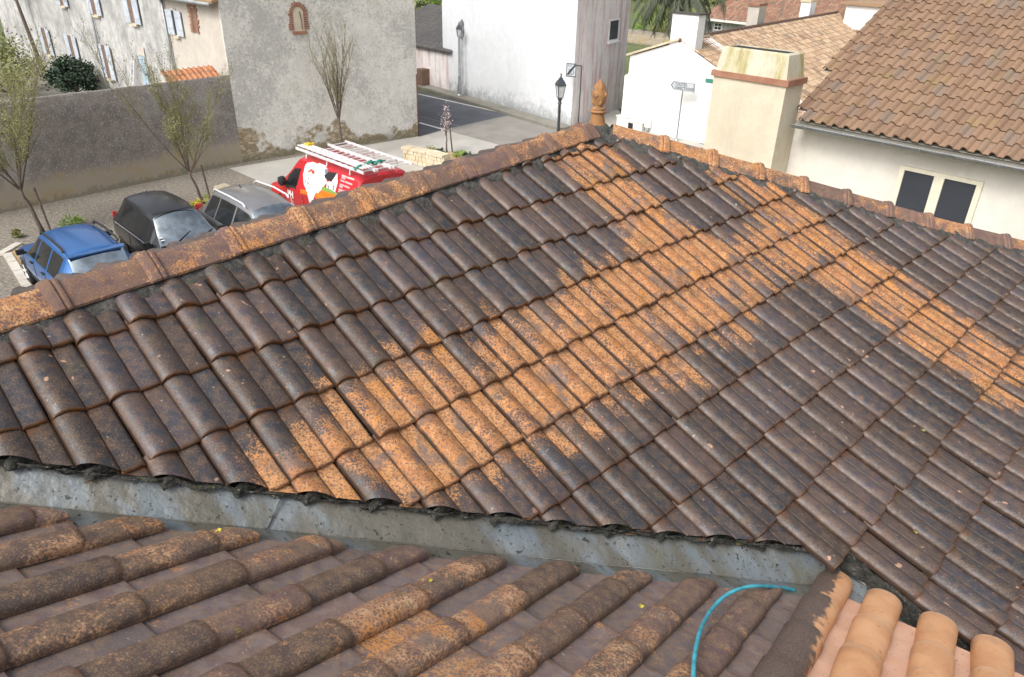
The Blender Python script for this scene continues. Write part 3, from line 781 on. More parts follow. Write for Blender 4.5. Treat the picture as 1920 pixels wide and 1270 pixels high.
# fallen leaves and lichen tufts
def leaf(px, py, P, N, s, m, label):
    c = hit(px, py, P, N); mb = MB(); a = N.orthogonal().normalized(); b = N.cross(a); r0 = random.uniform(0, 6)
    for q in range(3):
        th = r0 + q * .9; d = a * math.cos(th) + b * math.sin(th); e = N.cross(d)
        mb.poly([c + N * .004, c + d * s * .5 + e * s * .3 + N * .012, c + d * s + N * .01, c + d * s * .5 - e * s * .3 + N * .004], .0015)
    return tag(mb.build('fallen_leaf', M[m]), label, 'leaf', 'fallen leaves and lichen tufts on the tiles')
rn = (roof(10, 8) - roof(10, 7)).cross(roof(11, 7) - roof(10, 7)).normalized(); rn = rn if rn.z > 0 else -rn
for x, y, Pn, nn, s, m, lb in [
    (452, 1185, fg(0, 0, .09), FN, .022, 'leaf_o', 'pale yellow lichen tuft on a near brown cover tile at lower left'),
    (405, 997, fg(0, 0, .09), FN, .020, 'leaf_o', 'yellow leaf at the tip of a near brown tile beside the zinc'),
    (803, 1092, fg(0, 0, .05), FN, .018, 'leaf_o', 'small yellow leaf between two near cover tiles at lower centre'),
    (1200, 1140, fg(0, 0, .03), FN, .018, 'leaf_o', 'yellow leaf in a grey channel left of the turquoise hose'),
    (1716, 997, roof(15, 8.3, .02), rn, .020, 'leaf_o', 'yellow green leaf on dark tiles above the new orange ones'),
    (1728, 806, roof(18, 7.5, .03), rn, .022, 'leaf_y', 'crooked green sprig on the dark tiles at right'),
    (1316, 935, roof(12, 6.2, .03), rn, .022, 'bark', 'small brown dead leaf on dark tiles above the zinc valley'),
    (1085, 490, roof(13, 1.5, .05), rn, .022, 'leaf_y', 'small green lichen tuft on a blue grey tile near the roof centre')]:
    leaf(x, y, Pn, nn, s, m, lb)
#SPLIT2
# ------------------------------------------------------------------ ground
def gp(pts, z): return [gr(x, y, 0) + UP * z for x, y in pts]
def sheet(name, pts, z, mat, kind='structure'):
    mb = MB(); mb.poly([Vector((p.x, p.y, z)) for p in pts]); o = mb.build(name, M[mat]); o['kind'] = kind
    if o.data.polygons[0].normal.z < 0: o.data.flip_normals()
    return o
sheet('ground', [Vector((-1500, -1500, 0)), Vector((1500, -1500, 0)), Vector((1500, 1500, 0)), Vector((-1500, 1500, 0))], -.02, 'field')
sheet('car_park', [en(-30, -32), en(20, -28), en(22, -10), en(30, 4), en(-30, 4)], 0, 'gravel')
SC = gr(455, 305); SR = gr(786, 255)
pv = gp([(430, 316), (786, 256), (832, 243.5), (1010, 292)], .004) + [en(19, -13), en(12, -13), gr(560, 372)]
sheet('pavement', pv, .004, 'pave')
pl = gp([(832, 243.5), (960, 215.5), (1078, 247)], 0); 
sheet('crossing_plateau', pl + [gr(1078, 247) + E2 * 14 + E1 * 1, gr(1010, 292) + E2 * 10, gr(1010, 292)], .010, 'plateau')
rd = [gr(786, 256), gr(832, 243.5), gr(960, 215.5), gr(1078, 247) + E1 * .0, gr(787, 172) - E2 * .0]
r0 = gr(960, 215.5)
sheet('road', [gr(787, 257), gr(832, 243.5), r0, gr(788, 171.5), gr(788, 171.5) - E2 * 40, gr(786, 256) - E2 * 44 + E1 * 3], .014, 'asphalt')
def stripe(name, a, b, wd, z=.02, mat='mark', ext=0):
    d = (b - a).normalized(); n = Vector((-d.y, d.x, 0)) * wd / 2; b = b + d * ext
    return sheet(name, [a - n, b - n, b + n, a + n], z, mat)
stripe('road_marking', gr(786, 231), gr(829, 243), .16)
stripe('road_marking', gr(786, 219), gr(876, 241), .07, mat='strip')
a_, b_ = gr(788, 178), gr(962, 217)
stripe('road_marking', a_ - (b_ - a_) * 1.0, b_ + (b_ - a_) * .6, .16, mat='kerb')
# raised pavement strip with kerb along the white building
WL = gr(832, 170); WR = gr(1070, 240); wd_ = (WR - WL).normalized(); wn = Vector((wd_.y, -wd_.x, 0)); wn = wn if wn.dot(-E1) > 0 else -wn
mb = MB(); k0 = WL - wd_ * 22; k1 = WR + wd_ * .2
mb.obox(k0 + wn * .05, k1 - k0, wn * .72, UP * .12); o = mb.build('pavement', M['strip']); o['kind'] = 'structure'
mb = MB(); mb.obox(k0 + wn * .77, k1 - k0, wn * .14, UP * .135); o = mb.build('kerb', M['strip']); o['kind'] = 'structure'
sheet('pavement', [gr(1070, 243), gr(1078, 248) + E2 * 1, gr(1165, 242) + E2 * 5, gr(1165, 215), gr(1158, 205), gr(1075, 236)], .018, 'pave')
# parking bay kerb stones and planting beds
bed = gp([(8, 487), (35, 462), (75, 470), (85, 505), (32, 508)], 0)
sheet('planting_bed', gp([(10, 482), (40, 462), (84, 456), (70, 525), (32, 510)], 0), .02, 'soil')
kb = MB()
random.seed(3)
def kerbline(P, Q, w=.2, L=.33, h=.06):
    d = Q - P; n = max(1, int(d.length / L)); d /= n; s = Vector((-d.y, d.x, 0)).normalized() * w
    for k in range(n):
        kb.obox(P + d * k + UP * 0, d * .965, s * random.uniform(.95, 1.03), UP * (h + random.uniform(-.006, .006)))
kerbline(gr(6, 480), gr(60, 570)); kerbline(gr(6, 480), gr(44, 459)); kerbline(gr(28, 512), gr(52, 508), .12); kerbline(gr(214, 476), gr(234, 463), .1)
o = kb.build('kerb', M['kerb']); o['kind'] = 'structure'
sheet('planting_bed', gp([(368, 374), (402, 364), (416, 405), (402, 430), (392, 420)], 0), .03, 'soil')

# ------------------------------------------------------------------ walls and buildings
def vplane(P, az): a = R_(az); return P, Vector((math.cos(a), -math.sin(a), 0))
def azof(P, Q): return math.degrees(math.atan2(Q.x - P.x, Q.y - P.y))
class Wall:
    """a vertical wall plane through two ground points; m(x,y) finds the point seen at a pixel of the reference"""
    def __init__(s, P, Q, ztop):
        s.P, s.Q = Vector((P.x, P.y, 0)), Vector((Q.x, Q.y, 0)); s.d = (s.Q - s.P).normalized()
        s.n = Vector((-s.d.y, s.d.x, 0)); s.n = s.n if s.n.dot(CAM - s.P - UP * H) > 0 else -s.n; s.z = ztop
    def at(s, x, y, off=0): return hit(x, y, s.P + s.n * off, s.n)
    def a(s, p): return (p - s.P).dot(s.d)
    def p(s, a, z, off=0): return s.P + s.d * a + UP * z + s.n * off
    def rect(s, mb, a0, a1, z0, z1, off=.0, th=.05):
        mb.obox(s.p(a0, z0, off - th), s.d * (a1 - a0), UP * (z1 - z0), s.n * th)
def rootat(p, label, cat, name, group=None): return empty(name, (p.x, p.y, 0), label, cat, group)
def adopt(root, o, lab=None):
    o.parent = root; o.matrix_parent_inverse = Matrix.Translation(-root.location)
    if lab: o['label'] = lab
    return o

sheet('yard', [gr(430, 300) , gr(0, 395) + E1 * -12, gr(0, 395) - E2 * 40 - E1 * 12, gr(430, 300) - E2 * 40], .004, 'strip')
# boundary wall
GW = Wall(gr(0, 400) + (gr(0, 400) - SC).normalized() * 8, SC, 3.1)
mb = MB(); L = (GW.Q - GW.P).length; rows = []
n = 60
for k in range(n + 1):
    a = L * k / n; zt = 3.08 + .025 * nz(a * .8, 4)
    rows.append([GW.p(a, z, .012 * nz(a, z)) for z in (0, .6, 1.2, 1.8, 2.4, zt - .05)] + [GW.p(a, zt, -.03), GW.p(a, zt - .03, -.3), GW.p(a, 0, -.3)])
mb.grid(rows)
tag(mb.build('boundary_wall', M['gwall'], None, True, angle=R_(40)), 'tall dark rendered wall with ochre lichen at its foot behind the parked cars', 'wall')

# gable house ------------------------------------------------------------
gh = rootat(SC, 'tall grey gable wall with arched brick niche and patches of bare rubble stone', 'house', 'gable_house')
GA = Wall(SC, SR, 8.0); LA = (GA.Q - GA.P).length
mb = MB(); mb.obox(GA.P, GA.d * LA, -GA.n * 14, UP * 6.6)
mid = GA.p(LA / 2, 8.6); b0, b1 = GA.p(0, 6.6), GA.p(LA, 6.6); bk = -GA.n * 14
i0 = [mb.vert(p) for p in (b0, b1, mid, b0 + bk, b1 + bk, mid + bk)]
mb.f += [[i0[0], i0[1], i0[2]], [i0[3], i0[5], i0[4]]]
adopt(gh, mb.build('wall', M['gable']))
mb = MB()
for p, q in ((b0, mid), (b1, mid)):
    o_ = (p - q).normalized() * .3; mb.obox(q + GA.n * .15 + UP * .02, (p + o_ - q), bk * 1.03, UP * .1)
adopt(gh, mb.build('roof', M['tile_pale']))
# brick surround and niche
c = GA.at(559, 33); ca, cz = GA.a(c), c.z
mb = MB(); 
for k in range(13):
    th = PI * k / 12; x = math.cos(th) * .21; z = math.sin(th) * .24; ln = random.uniform(.12, .18)
    ax = (GA.d * math.cos(th) + UP * math.sin(th)); tx = (GA.d * -math.sin(th) + UP * math.cos(th))
    mb.obox(GA.p(ca + x, cz + .12 + z, .0) - tx * .028, ax * ln, tx * .056, GA.n * .03)
for k in range(7):
    z = cz + .08 - k * .075
    for sg in (-1, 1):
        ln = random.uniform(.10, .20); a0 = ca + sg * .21; mb.obox(GA.p(a0, z - .035, 0), GA.d * sg * ln, UP * .052, GA.n * .03)
mb.obox(GA.p(ca - .28, cz - .56, 0), GA.d * .56, UP * .10, GA.n * .05)
nich = adopt(gh, mb.build('brick_niche', M['brick']))
mb = MB(); mb.poly([GA.p(ca + math.cos(t) * .20, cz + .12 + math.sin(t) * .23, .012) for t in [PI * k / 12 for k in range(13)]] + [GA.p(ca - .20, cz - .47, .012), GA.p(ca + .20, cz - .47, .012)], None)
o = mb.build('infill', M['cream']); o.parent = nich
mb = MB(); mb.tube([GA.p(ca + .05, cz + .2, .05), GA.p(ca + .09, cz - .1, .06), GA.p(ca + .10, cz - .4, .04)], .02, 6); o = mb.build('pipe', M['rust']); o.parent = nich
# brownish door-side bracket pipe on the right edge
mb = MB(); pa = GA.at(779, 140, .08); pb = GA.at(785, 252, .08)
mb.tube([Vector((pb.x, pb.y, .0)), Vector((pb.x, pb.y, pa.z)), Vector((pb.x, pb.y, pa.z + .02)) + E1 * .45 + UP * .05], .028, 8)
adopt(gh, mb.build('sign_bracket', M['rust'], None, True))
mb = MB(); mb.box(GA.p(4.9, 3.9, .03), .06, .03, .1); mb2 = mb
# beige lean house left of it and long stained facade (runs back to the left)
fz = 5.36
FW = Wall(SC, SC + Vector((-.7071, .7071, 0)) * 3.9, fz)
bh = rootat(SC - E2 * 2, 'beige two storey house with one shuttered window and round brick opening', 'house', 'beige_house')
mb = MB(); FWd = FW.d
xa = FW.a(FW.at(312, 60))
mb.obox(FW.p(0.02, 0, -.01), FW.d * xa, -FW.n * 8, UP * fz); adopt(bh, mb.build('wall', M['beige']))
mb = MB(); mb.obox(FW.p(-.0, fz, .25), FW.d * (xa + .1), -FW.n * 4.4 + UP * 1.6, UP * .1); adopt(bh, mb.build('roof', M['tile_pale']))
mb = MB(); mb.tube([FW.p(.05, fz - .02, .30), FW.p(xa + .1, fz - .02, .30)], .07, 8); adopt(bh, mb.build('gutter', M['gutter'], None, True))
def shutter_window(W, root, q, mat='shutter', open_=True, pane='darkin', sw=.42):
    """q: pixels of the four corners of the opening: left top, right top, left bottom"""
    (x0, y0), (x1, y1) = q; A = W.at(x0, y0); B = W.at(x1, y1)
    a0, a1 = sorted((W.a(A), W.a(B))); z1, z0 = max(A.z, B.z), min(A.z, B.z)
    mb = MB(); W.rect(mb, a0 - .09, a1 + .09, z0 - .08, z1 + .09, .02, .02); f = adopt(root, mb.build('window', M['facade']))
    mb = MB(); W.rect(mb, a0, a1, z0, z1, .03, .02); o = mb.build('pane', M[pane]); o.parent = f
    mb = MB(); W.rect(mb, a0 - .12, a1 + .12, z0 - .12, z0 - .05, .10, .10); o = mb.build('sill', M['limestone']); o.parent = f
    for sg in (0, 1):
        mb = MB(); s0 = (a0 - sw) if sg == 0 else a1; W.rect(mb, s0, s0 + sw, z0 - .02, z1 + .02, .07, .035)
        for zz in (z0 + .2, z1 - .2): W.rect(mb, s0 + .03, s0 + sw - .03, zz, zz + .06, .085, .015)
        for k in range(1, 4): W.rect(mb, s0 + sw * k / 4 - .004, s0 + sw * k / 4 + .004, z0, z1, .074, .004)
        o = mb.build('shutter', M[mat]); o.parent = f
shutter_window(FW, bh, ((323, 20), (336, 66)), sw=.55)
c = FW.at(364, 38); ca, cz = FW.a(c), c.z; mb = MB()
for k in range(13):
    z = cz + .42 - k * .07
    for sg in (-1, 1): ln = random.uniform(.14, .28); mb.obox(FW.p(ca + sg * .13, z, 0), FW.d * sg * ln, UP * .05, FW.n * .03)
FW.rect(mb, ca - .3, ca + .3, cz + .44, cz + .56, .03, .03)
f = adopt(bh, mb.build('brick_opening', M['brick'])); mb = MB(); FW.rect(mb, ca - .13, ca + .13, cz - .42, cz + .4, .012, .01); o = mb.build('infill', M['timber']); o.parent = f
fh = rootat(FW.p(xa + 8, 0), 'long stained grey facade with open pale shutters and downpipe behind the dark wall', 'house', 'terraced_house')
mb = MB(); mb.obox(FW.p(xa + .02, 0, -.03), FW.d * 26, -FW.n * 8, UP * 6.4); adopt(fh, mb.build('wall', M['facade']))
mb = MB(); mb.obox(FW.p(xa, 6.4, .3), FW.d * 26, -FW.n * 4.4 + UP * 1.8, UP * .12); adopt(fh, mb.build('roof', M['tile_pale']))
for px0, py0, px1, py1 in ((308, -20, 329, 134),):
    a = FW.a(FW.at(310, 20)); mb = MB(); mb.tube([FW.p(a + .02, 6.3, .08), FW.p(a + .02, 0, .08)], .055, 8); adopt(fh, mb.build('downpipe', M['steel'], None, True))
a = FW.a(FW.at(172, 20)); mb = MB(); mb.tube([FW.p(a, 6.3, .07), FW.p(a, .0, .07)], .05, 8); adopt(fh, mb.build('downpipe', M['steel'], None, True))
for q in (((112, -8), (123, 11)), ((170, -6), (185, 28)), ((238, -10), (257, 44)), ((78, 52), (98, 103)), ((128, 66), (147, 118)), ((191, 84), (212, 148))):
    shutter_window(FW, fh, q, pane='timber', sw=.55)
A = FW.at(264, 104); B = FW.at(281, 165)
a0, a1 = sorted((FW.a(A), FW.a(B))); mb = MB(); FW.rect(mb, a0 - .2, a1 + .2, 0, A.z + .35, .015, .02)
d_ = adopt(fh, mb.build('door', M['beige'])); mb = MB(); FW.rect(mb, a0 - .05, a0 + .42, 0, A.z, .05, .03); FW.rect(mb, a1 - .42, a1 + .05, 0, A.z, .05, .03)
o = mb.build('door_leaf', M['shutter2']); o.parent = d_
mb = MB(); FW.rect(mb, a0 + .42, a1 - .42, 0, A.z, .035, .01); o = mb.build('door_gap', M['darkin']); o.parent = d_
A = FW.at(100, 145); a0 = FW.a(A); mb = MB(); FW.rect(mb, a0 - .5, a0 + .5, 0, A.z, .02, .02); adopt(fh, mb.build('door', M['timber']), 'dark timber door at the left end')
# ladder leaning on the facade
base = FW.p(FW.a(FW.at(262, 165)), 0, .7); top = FW.p(FW.a(FW.at(254, 110)), FW.at(254, 112).z + .2, .06)
mb = MB(); s = FW.d * .19
mb.tube([base - s, top - s * .8], .025, 6); mb.tube([base + s, top + s * .8], .025, 6)
for k in range(1, 10): p = base.lerp(top, k / 10); mb.tube([p - s, p + s], .015, 5)
tag(mb.build('ladder', M['alu']), 'light ladder leaning on the stained facade beside the blue door', 'ladder')
# orange lean-to roof peeping over the wall
p0 = hit(425, 143, GW.P - GW.n * 1.5, GW.n); 
q0, q1, q2, q3 = (gr(318, 158, 3.0), gr(345, 128, 3.5), gr(402, 143, 3.3), gr(412, 150, 2.9))
sd = rootat(q0, 'small shed with a bright orange tiled roof peeping over the dark wall', 'shed', 'garden_shed')
z0 = 3.02; a_ = gr(318, 158, z0); b_ = gr(420, 144, z0); up_ = Vector((-.62, .62, .42))
mb = MB()
for j in range(2, 4):
    for i in range(0, int((b_ - a_).length / .2)):
        add_tile(mb, i, j + 1, (random.random() * .2, random.random(), random.random()), us=us8, vs=(0, 1.0), h=.05)
bd = (b_ - a_).normalized()
adopt(sd, finish([(mb, [])], lambda i, j, n: a_ + bd * (i * .2) + up_ * ((4 - j) * .36) + UP * n, 'roof', M['tile_or'], None))
mb = MB(); mb.obox(Vector((a_.x, a_.y, 0)) + up_ * .1, bd * (b_ - a_).length, Vector((-.9, .9, 0)), UP * 2.9); adopt(sd, mb.build('wall', M['beige']))

# white building across the road ------------------------------------------
wb = rootat(WL, 'large white building with a blank wall blackened at its foot and around a lamp', 'building', 'white_building')
WB = Wall(WL, WR, 7.5); LW = (WR - WL).length
PK = gr(1160, 205); PW = Wall(WR, PK, 7.5); LP = (PW.Q - PW.P).length + .3
mb = MB()
a, b, c_ = WB.P, WB.Q, PW.P + PW.d * LP; d4 = a + (c_ - b)
def prism(mb, pts, z0, z1):
    lo = [mb.vert((p.x, p.y, z0)) for p in pts]; hi = [mb.vert((p.x, p.y, z1)) for p in pts]; n = len(pts)
    for k in range(n): mb.f.append([lo[k], lo[(k + 1) % n], hi[(k + 1) % n], hi[k]])
    mb.f.append(hi)
dd_ = (d4 - a).normalized()
prism(mb, [a, b - WB.d * .0, b + dd_ * .05, a + dd_ * 4.5], 0, 7.5); adopt(wb, mb.build('wall', M['white_wall']))
mb = MB(); prism(mb, [b + PW.n * .012 - WB.d * .02 + dd_ * .015, c_ + PW.n * .012, c_ - WB.d * 9, b - WB.d * .05 + dd_ * 4.55, b - WB.d * .05 + dd_ * .015], 0, 7.48); adopt(wb, mb.build('side_wall', M['pink_wall']), 'pink stained side wall')
mb = MB(); prism(mb, [a - WB.d * .3 + WB.n * .3, b + WB.d * .3 + WB.n * .3, c_ + WB.d * .3, d4], 7.5, 7.7); adopt(wb, mb.build('roof', M['tile_pale']))
# small window
A = PW.at(1144, 40); B = PW.at(1157, 72); a0, a1 = PW.a(A), PW.a(B); z1, z0 = A.z, B.z
mb = MB(); PW.rect(mb, a0 - .12, a1 + .12, z0 - .1, z1 + .08, .03, .03); f = adopt(wb, mb.build('window', M['white']))
mb = MB(); PW.rect(mb, a0, a1 - .05, z0, z1, .04, .01); o = mb.build('pane', M['winglass']); o.parent = f
mb = MB(); PW.rect(mb, a0 - .15, a1 + .2, z0 - .18, z0 - .1, .09, .09); o = mb.build('sill', M['white']); o.parent = f
# dirt streak behind the wall lamp: real grime on the render
def grime():
    t = NT('lamp_grime', .95); A_ = t.N.new('ShaderNodeTexCoord').outputs['Object']
    n = t.noise(5, 5, .7); c = t.mix(t.step(n, .35, .65), (.10, .10, .105), (.24, .25, .27)); return t.col(c)
M['grime'] = grime()
M['grime2'] = plaster('grey_streak', (.34, .355, .37), (.46, .475, .49), (.25, .26, .27), .4, .5)
# wall lamp post
LB = gr(860, 178); LPm = WB.at(862, 160)
la = WB.a(WB.at(861, 120)); 
def blob(a, z, ra, rz, off, seed): return [WB.p(a + math.cos(t) * ra * (1 + .25 * nz(seed, math.cos(t) * 2, math.sin(t) * 2)), z + math.sin(t) * rz * (1 + .25 * nz(seed, math.cos(t) * 2 + 5, math.sin(t) * 2)), off) for t in [2 * PI * k / 28 for k in range(28)]]
mb = MB(); st = [WB.p(la + .30, .0, .004)] + [WB.p(la + .42 + .06 * nz(k * .7), k * .28, .004) for k in range(13)] + [WB.p(la + .10 + .04 * nz(k * .9, 3), k * .28, .004) for k in range(12, -1, -1)]
mb.poly(st); adopt(wb, mb.build('wall_streak', M['grime2']))
mb = MB(); mb.poly(blob(la + .28, 3.35, .26, .5, .008, 3)); adopt(wb, mb.build('wall_stain', M['grime']))
def street_lamp(root_loc, h, label, scale=1.0, base=True):
    root = empty('street_lamp', root_loc, label, 'street lamp')
    L_ = Vector(root_loc)
    mb = MB()
    if base: mb.lathe(L_, [(.17, 0), (.17, .04), (.12, .10), (.11, .5), (.085, .62), (.10, .66), (.08, .72), (.07, .95), (.085, 1.0), (.06, 1.05), (.05, h - .72), (.075, h - .68), (.05, h - .64), (.06, h - .60)], 14)
    else: mb.lathe(L_, [(.13, 0), (.13, .05), (.075, .2), (.06, .9), (.07, .95), (.048, 1.0), (.042, h - .8), (.065, h - .76), (.04, h - .72), (.07, h - .62), (.05, h - .60)], 14)
    o = mb.build('post', M['steel' if base else 'iron'], None, True, angle=R_(30)); adopt(root, o)
    z = h - .60; mb = MB()
    def ring(r, zz): return [L_ + UP * zz + Vector((math.cos(PI / 4 + k * PI / 2 + .3) * r, math.sin(PI / 4 + k * PI / 2 + .3) * r, 0)) for k in range(4)]
    lo, hi = ring(.095, z), ring(.165, z + .36)
    for k in range(4): mb.tube([lo[k], hi[k]], .011, 5); mb.tube([lo[k], lo[(k + 1) % 4]], .012, 5); mb.tube([hi[k], hi[(k + 1) % 4]], .016, 5)
    adopt(root, mb.build('lantern_frame', M['iron']))
    mb = MB(); mb.grid([ring(.085, z + .005), ring(.155, z + .35)], True); adopt(root, mb.build('lantern_glass', M['lampglass']))
    mb = MB(); ix = mb.grid([ring(.19, z + .355), ring(.19, z + .375), ring(.125, z + .48), ring(.07, z + .53), ring(.08, z + .55), ring(.03, z + .58)], True); mb.f.append(ix[-1]); mb.f.append(ix[0][::-1]); mb.lathe(L_ + UP * (z + .57), [(.02, 0), (.035, .03), (.015, .06), (.028, .09), (.003, .13)], 8)
    adopt(root, mb.build('lantern_roof', M['iron'])); return root
la2 = (WB.at(861, 110, .45) - WB.P).dot(WB.d); lp = WB.p(la2, 0, .45); street_lamp((lp.x, lp.y, .12), 3.55, 'old grey lamp post close to the white wall above a black stain')
hl = 3.95; t_ = gr(1052, 144, hl); street_lamp((t_.x, t_.y, 0), hl, 'slim dark lamp post with a clear lantern just behind the ridge, left of the finial', base=False)
# zone sign on a bracket pipe
br = PW.p(.75, 0, .10); A = PW.at(1091, 124, .1)
sg = rootat(Vector((A.x, A.y, 0)), 'square white sign with a black slash on a thin bent pipe at the pink wall', 'road sign', 'road_sign')
bt = Vector((A.x, A.y, 0)); tz = A.z; tip = hit(1081, 124, WR + WB.n * .3, WB.n)
mb = MB(); mb.tube([bt, bt + UP * (tz - .05), bt + UP * tz, tip + UP * .02], .025, 8); adopt(sg, mb.build('bracket_post', M['iron'], None, True))
def flat_board(pxs, P, N, th, name, mat, root, off=0.):
    pts = [hit(x, y, P + N * off, N) for x, y in pxs]; mb = MB(); mb.poly(pts, th, -N * th); o = mb.build(name, M[mat]); adopt(root, o); return o
SN = Vector((-.55, -.83, 0)).normalized(); SP = tip + SN * .03
sq = [(1062.5, 118.5), (1081, 120), (1079.5, 145.5), (1061, 143.5)]
def inner(q, f):
    cx = sum(p[0] for p in q) / len(q); cy = sum(p[1] for p in q) / len(q); return [(cx + (x - cx) * f, cy + (y - cy) * f) for x, y in q]
flat_board(sq, SP, SN, .02, 'sign_plate', 'sign_white', sg)
def frame_px(q, f, P, N, name, mat, root, off):
    o_ = [hit(x, y, P + N * off, N) for x, y in q]; i_ = [hit(x, y, P + N * off, N) for x, y in inner(q, f)]
    mb = MB(); mb.grid([o_, i_], True); adopt(root, mb.build(name, M[mat]))
frame_px(sq, .86, SP, SN, 'sign_border', 's_black', sg, .004)
flat_board([(1062.5, 139), (1077.5, 121.5), (1080, 123.5), (1065, 141.5)], SP, SN, .002, 'sign_slash', 's_black', sg, .010)
cc = (1071, 135); ring_o = [(cc[0] + math.cos(t) * 5.6, cc[1] + math.sin(t) * 6.2) for t in [2 * PI * k / 20 for k in range(20)]]
frame_px(ring_o, .72, SP, SN, 'sign_ring', 's_grey', sg, .007)
def text_obj(txt, size, O, X, Y, mat, root, name='lettering', ext=.002, align='LEFT', offset=0):
    cu_ = bpy.data.curves.new('t', 'FONT'); cu_.body = txt; cu_.size = size; cu_.extrude = ext; cu_.align_x = align; cu_.offset = offset
    to = bpy.data.objects.new('t', cu_); C.objects.link(to); bpy.context.view_layer.update()
    me = bpy.data.meshes.new_from_object(to.evaluated_get(bpy.context.evaluated_depsgraph_get())); bpy.data.objects.remove(to)
    Z = X.cross(Y).normalized(); mtx = Matrix(((X.x, Y.x, Z.x, O.x), (X.y, Y.y, Z.y, O.y), (X.z, Y.z, Z.z, O.z), (0, 0, 0, 1))); me.transform(mtx)
    me.materials.clear(); o = link_mesh(name, me, M[mat]); adopt(root, o); return o
X_ = UP.cross(SN).normalized(); zo = hit(1064.5, 124.5, SP + SN * .006, SN); text_obj('ZONE  30', .085, zo, X_, UP, 's_grey', sg)
text_obj('30', .13, hit(1067.6, 137.5, SP + SN * .006, SN), X_, UP, 's_grey', sg)
# grey sheet roof house between the gable and the white building
gb = rootat(gr(800, 165), 'low building with a dark corrugated roof seen between the gable and the white wall', 'building', 'outbuilding')
B0 = gr(775, 160) - wd_ * 4; B1 = gr(834, 172) + wd_ * .5; sh = dd_ * .15
BW = Wall(B0 + sh, B1 + sh, 3.0); zt = BW.at(800, 88).z; z2 = BW.at(830, 94).z
mb = MB(); mb.obox(BW.P, BW.d * (BW.Q - BW.P).length, -BW.n * 5, UP * zt); adopt(gb, mb.build('wall', M['pink_wall']))
mb = MB(); LL = (BW.Q - BW.P).length
for j in range(1, 15):
    for i in range(-4, int(LL / .2) + 2): add_tile(mb, i, j, (0, random.random(), random.random()), us=[0, .15, .28, .4, .56, 1.0], vs=(0, 1.0), h=.05)
adopt(gb, finish([(mb, [])], lambda i, j, n: BW.P + BW.n * .25 + BW.d * (i * .2) + UP * (zt - .03 + n) + (-BW.n * .93 + UP * .36) * ((14 - j) * .34), 'roof', M['slate'], None))
A = BW.at(794, 127); B = BW.at(806, 160); mb = MB(); BW.rect(mb, BW.a(A), BW.a(B), max(0, B.z), A.z, .5, .5); tag(mb.build('utility_cabinet', M['timber']), 'rust brown box against the low wall beside the road at the far left corner', 'cabinet')

# low white gable house ----------------------------------------------------
LWa, LWb = gr(1162.7, 237), gr(1316.5, 269); LH = Wall(LWa - (LWb - LWa).normalized() * .0, LWb + (LWb - LWa).normalized() * .6, 3.1); LL = (LH.Q - LH.P).length
lh = rootat(LWa, 'bright white low gable house with a broad chimney behind the direction sign', 'house', 'white_house')
za = LH.at(1182, 105); zr = LH.at(1275, 78); aa, ar = LH.a(za), LH.a(zr); zright = LH.at(1345, 128); sl0 = (zright.z - zr.z) / (LH.a(zright) - ar); arr = ar + 5.5; zright = LH.p(arr, zr.z + sl0 * 5.5)
mb = MB(); dp = -LH.n * 2.5
front = [LH.p(0, 0), LH.p(arr, 0), LH.p(arr, zright.z), LH.p(ar, zr.z), LH.p(aa, za.z), LH.p(aa - .02, za.z - .75), LH.p(0, za.z - .85)]
ix = [mb.vert(p) for p in front]; ib = [mb.vert(p + dp) for p in front]; mb.f.append(ix); mb.f.append(ib[::-1])
for k in range(len(front)): kk = (k + 1) % len(front); mb.f.append([ix[k], ib[k], ib[kk], ix[kk]])
adopt(lh, mb.build('wall', M['bright']))
mb = MB()
mb.obox(LH.p(aa - .15, za.z - .01, .12), LH.p(ar, zr.z + .05) - LH.p(aa - .15, za.z - .01), dp, UP * .09)
adopt(lh, mb.build('left_roof_slope', M['limestone']))
# right slope: its ridge runs back and to the right
ri = LH.p(ar + .02, zr.z + .03, .05); e0 = LH.p(arr + .3, zright.z - .1, .05); sl_ = (e0 - ri).normalized()
rb_ = gr(1600, 20, ri.z); rdir = (rb_ - ri); rdir.z = 0; rdir.normalize()
mb = MB()
for j in range(1, 24):
    for i in range(-14, 110): add_tile(mb, i, j, (0, random.random(), random.random()), us=[0, .15, .28, .4, .56, 1.0], vs=(0, 1.0), h=.05)
RNN = rdir.cross(sl_); RNN = RNN if RNN.z > 0 else -RNN
gq = (ri - LH.n * 0)
u0 = 0.0; k_ = sl_.dot(LH.n) ; rn_ = rdir.dot(LH.n)
adopt(lh, finish([(mb, [((0, 0, 0), (rn_ * .22, k_ * .34, 0))])], lambda i, j, n: ri + rdir * (i * .22) + sl_ * (j * .34) + RNN * (n + .02), 'tiled_roof_slope', M['tile_pale'], None))
mb = MB()
for k in range(58): mb.tube([ri + rdir * (k * .4) + UP * .02, ri + rdir * (k * .4 + .42) + UP * .04], [.09, .11], 8)
adopt(lh, mb.build('ridge', M['ridge'], None, True))
# chimney
A = LH.at(1257, 92, .02); B = LH.at(1304, 92, .02); T = LH.at(1262, 25, .02); a0, a1 = LH.a(LH.at(1255, 88, .02)), LH.a(LH.at(1303, 92, .02))
mb = MB(); mb.obox(LH.p(a0, zr.z - .9, .03), LH.d * (a1 - a0), -LH.n * .55, UP * (T.z - zr.z + .9)); adopt(lh, mb.build('chimney', M['bright']))
mb = MB(); mb.obox(LH.p(a0 - .06, T.z, .08), LH.d * (a1 - a0 + .12), -LH.n * .65, UP * .05); adopt(lh, mb.build('chimney_cap', M['cement']))
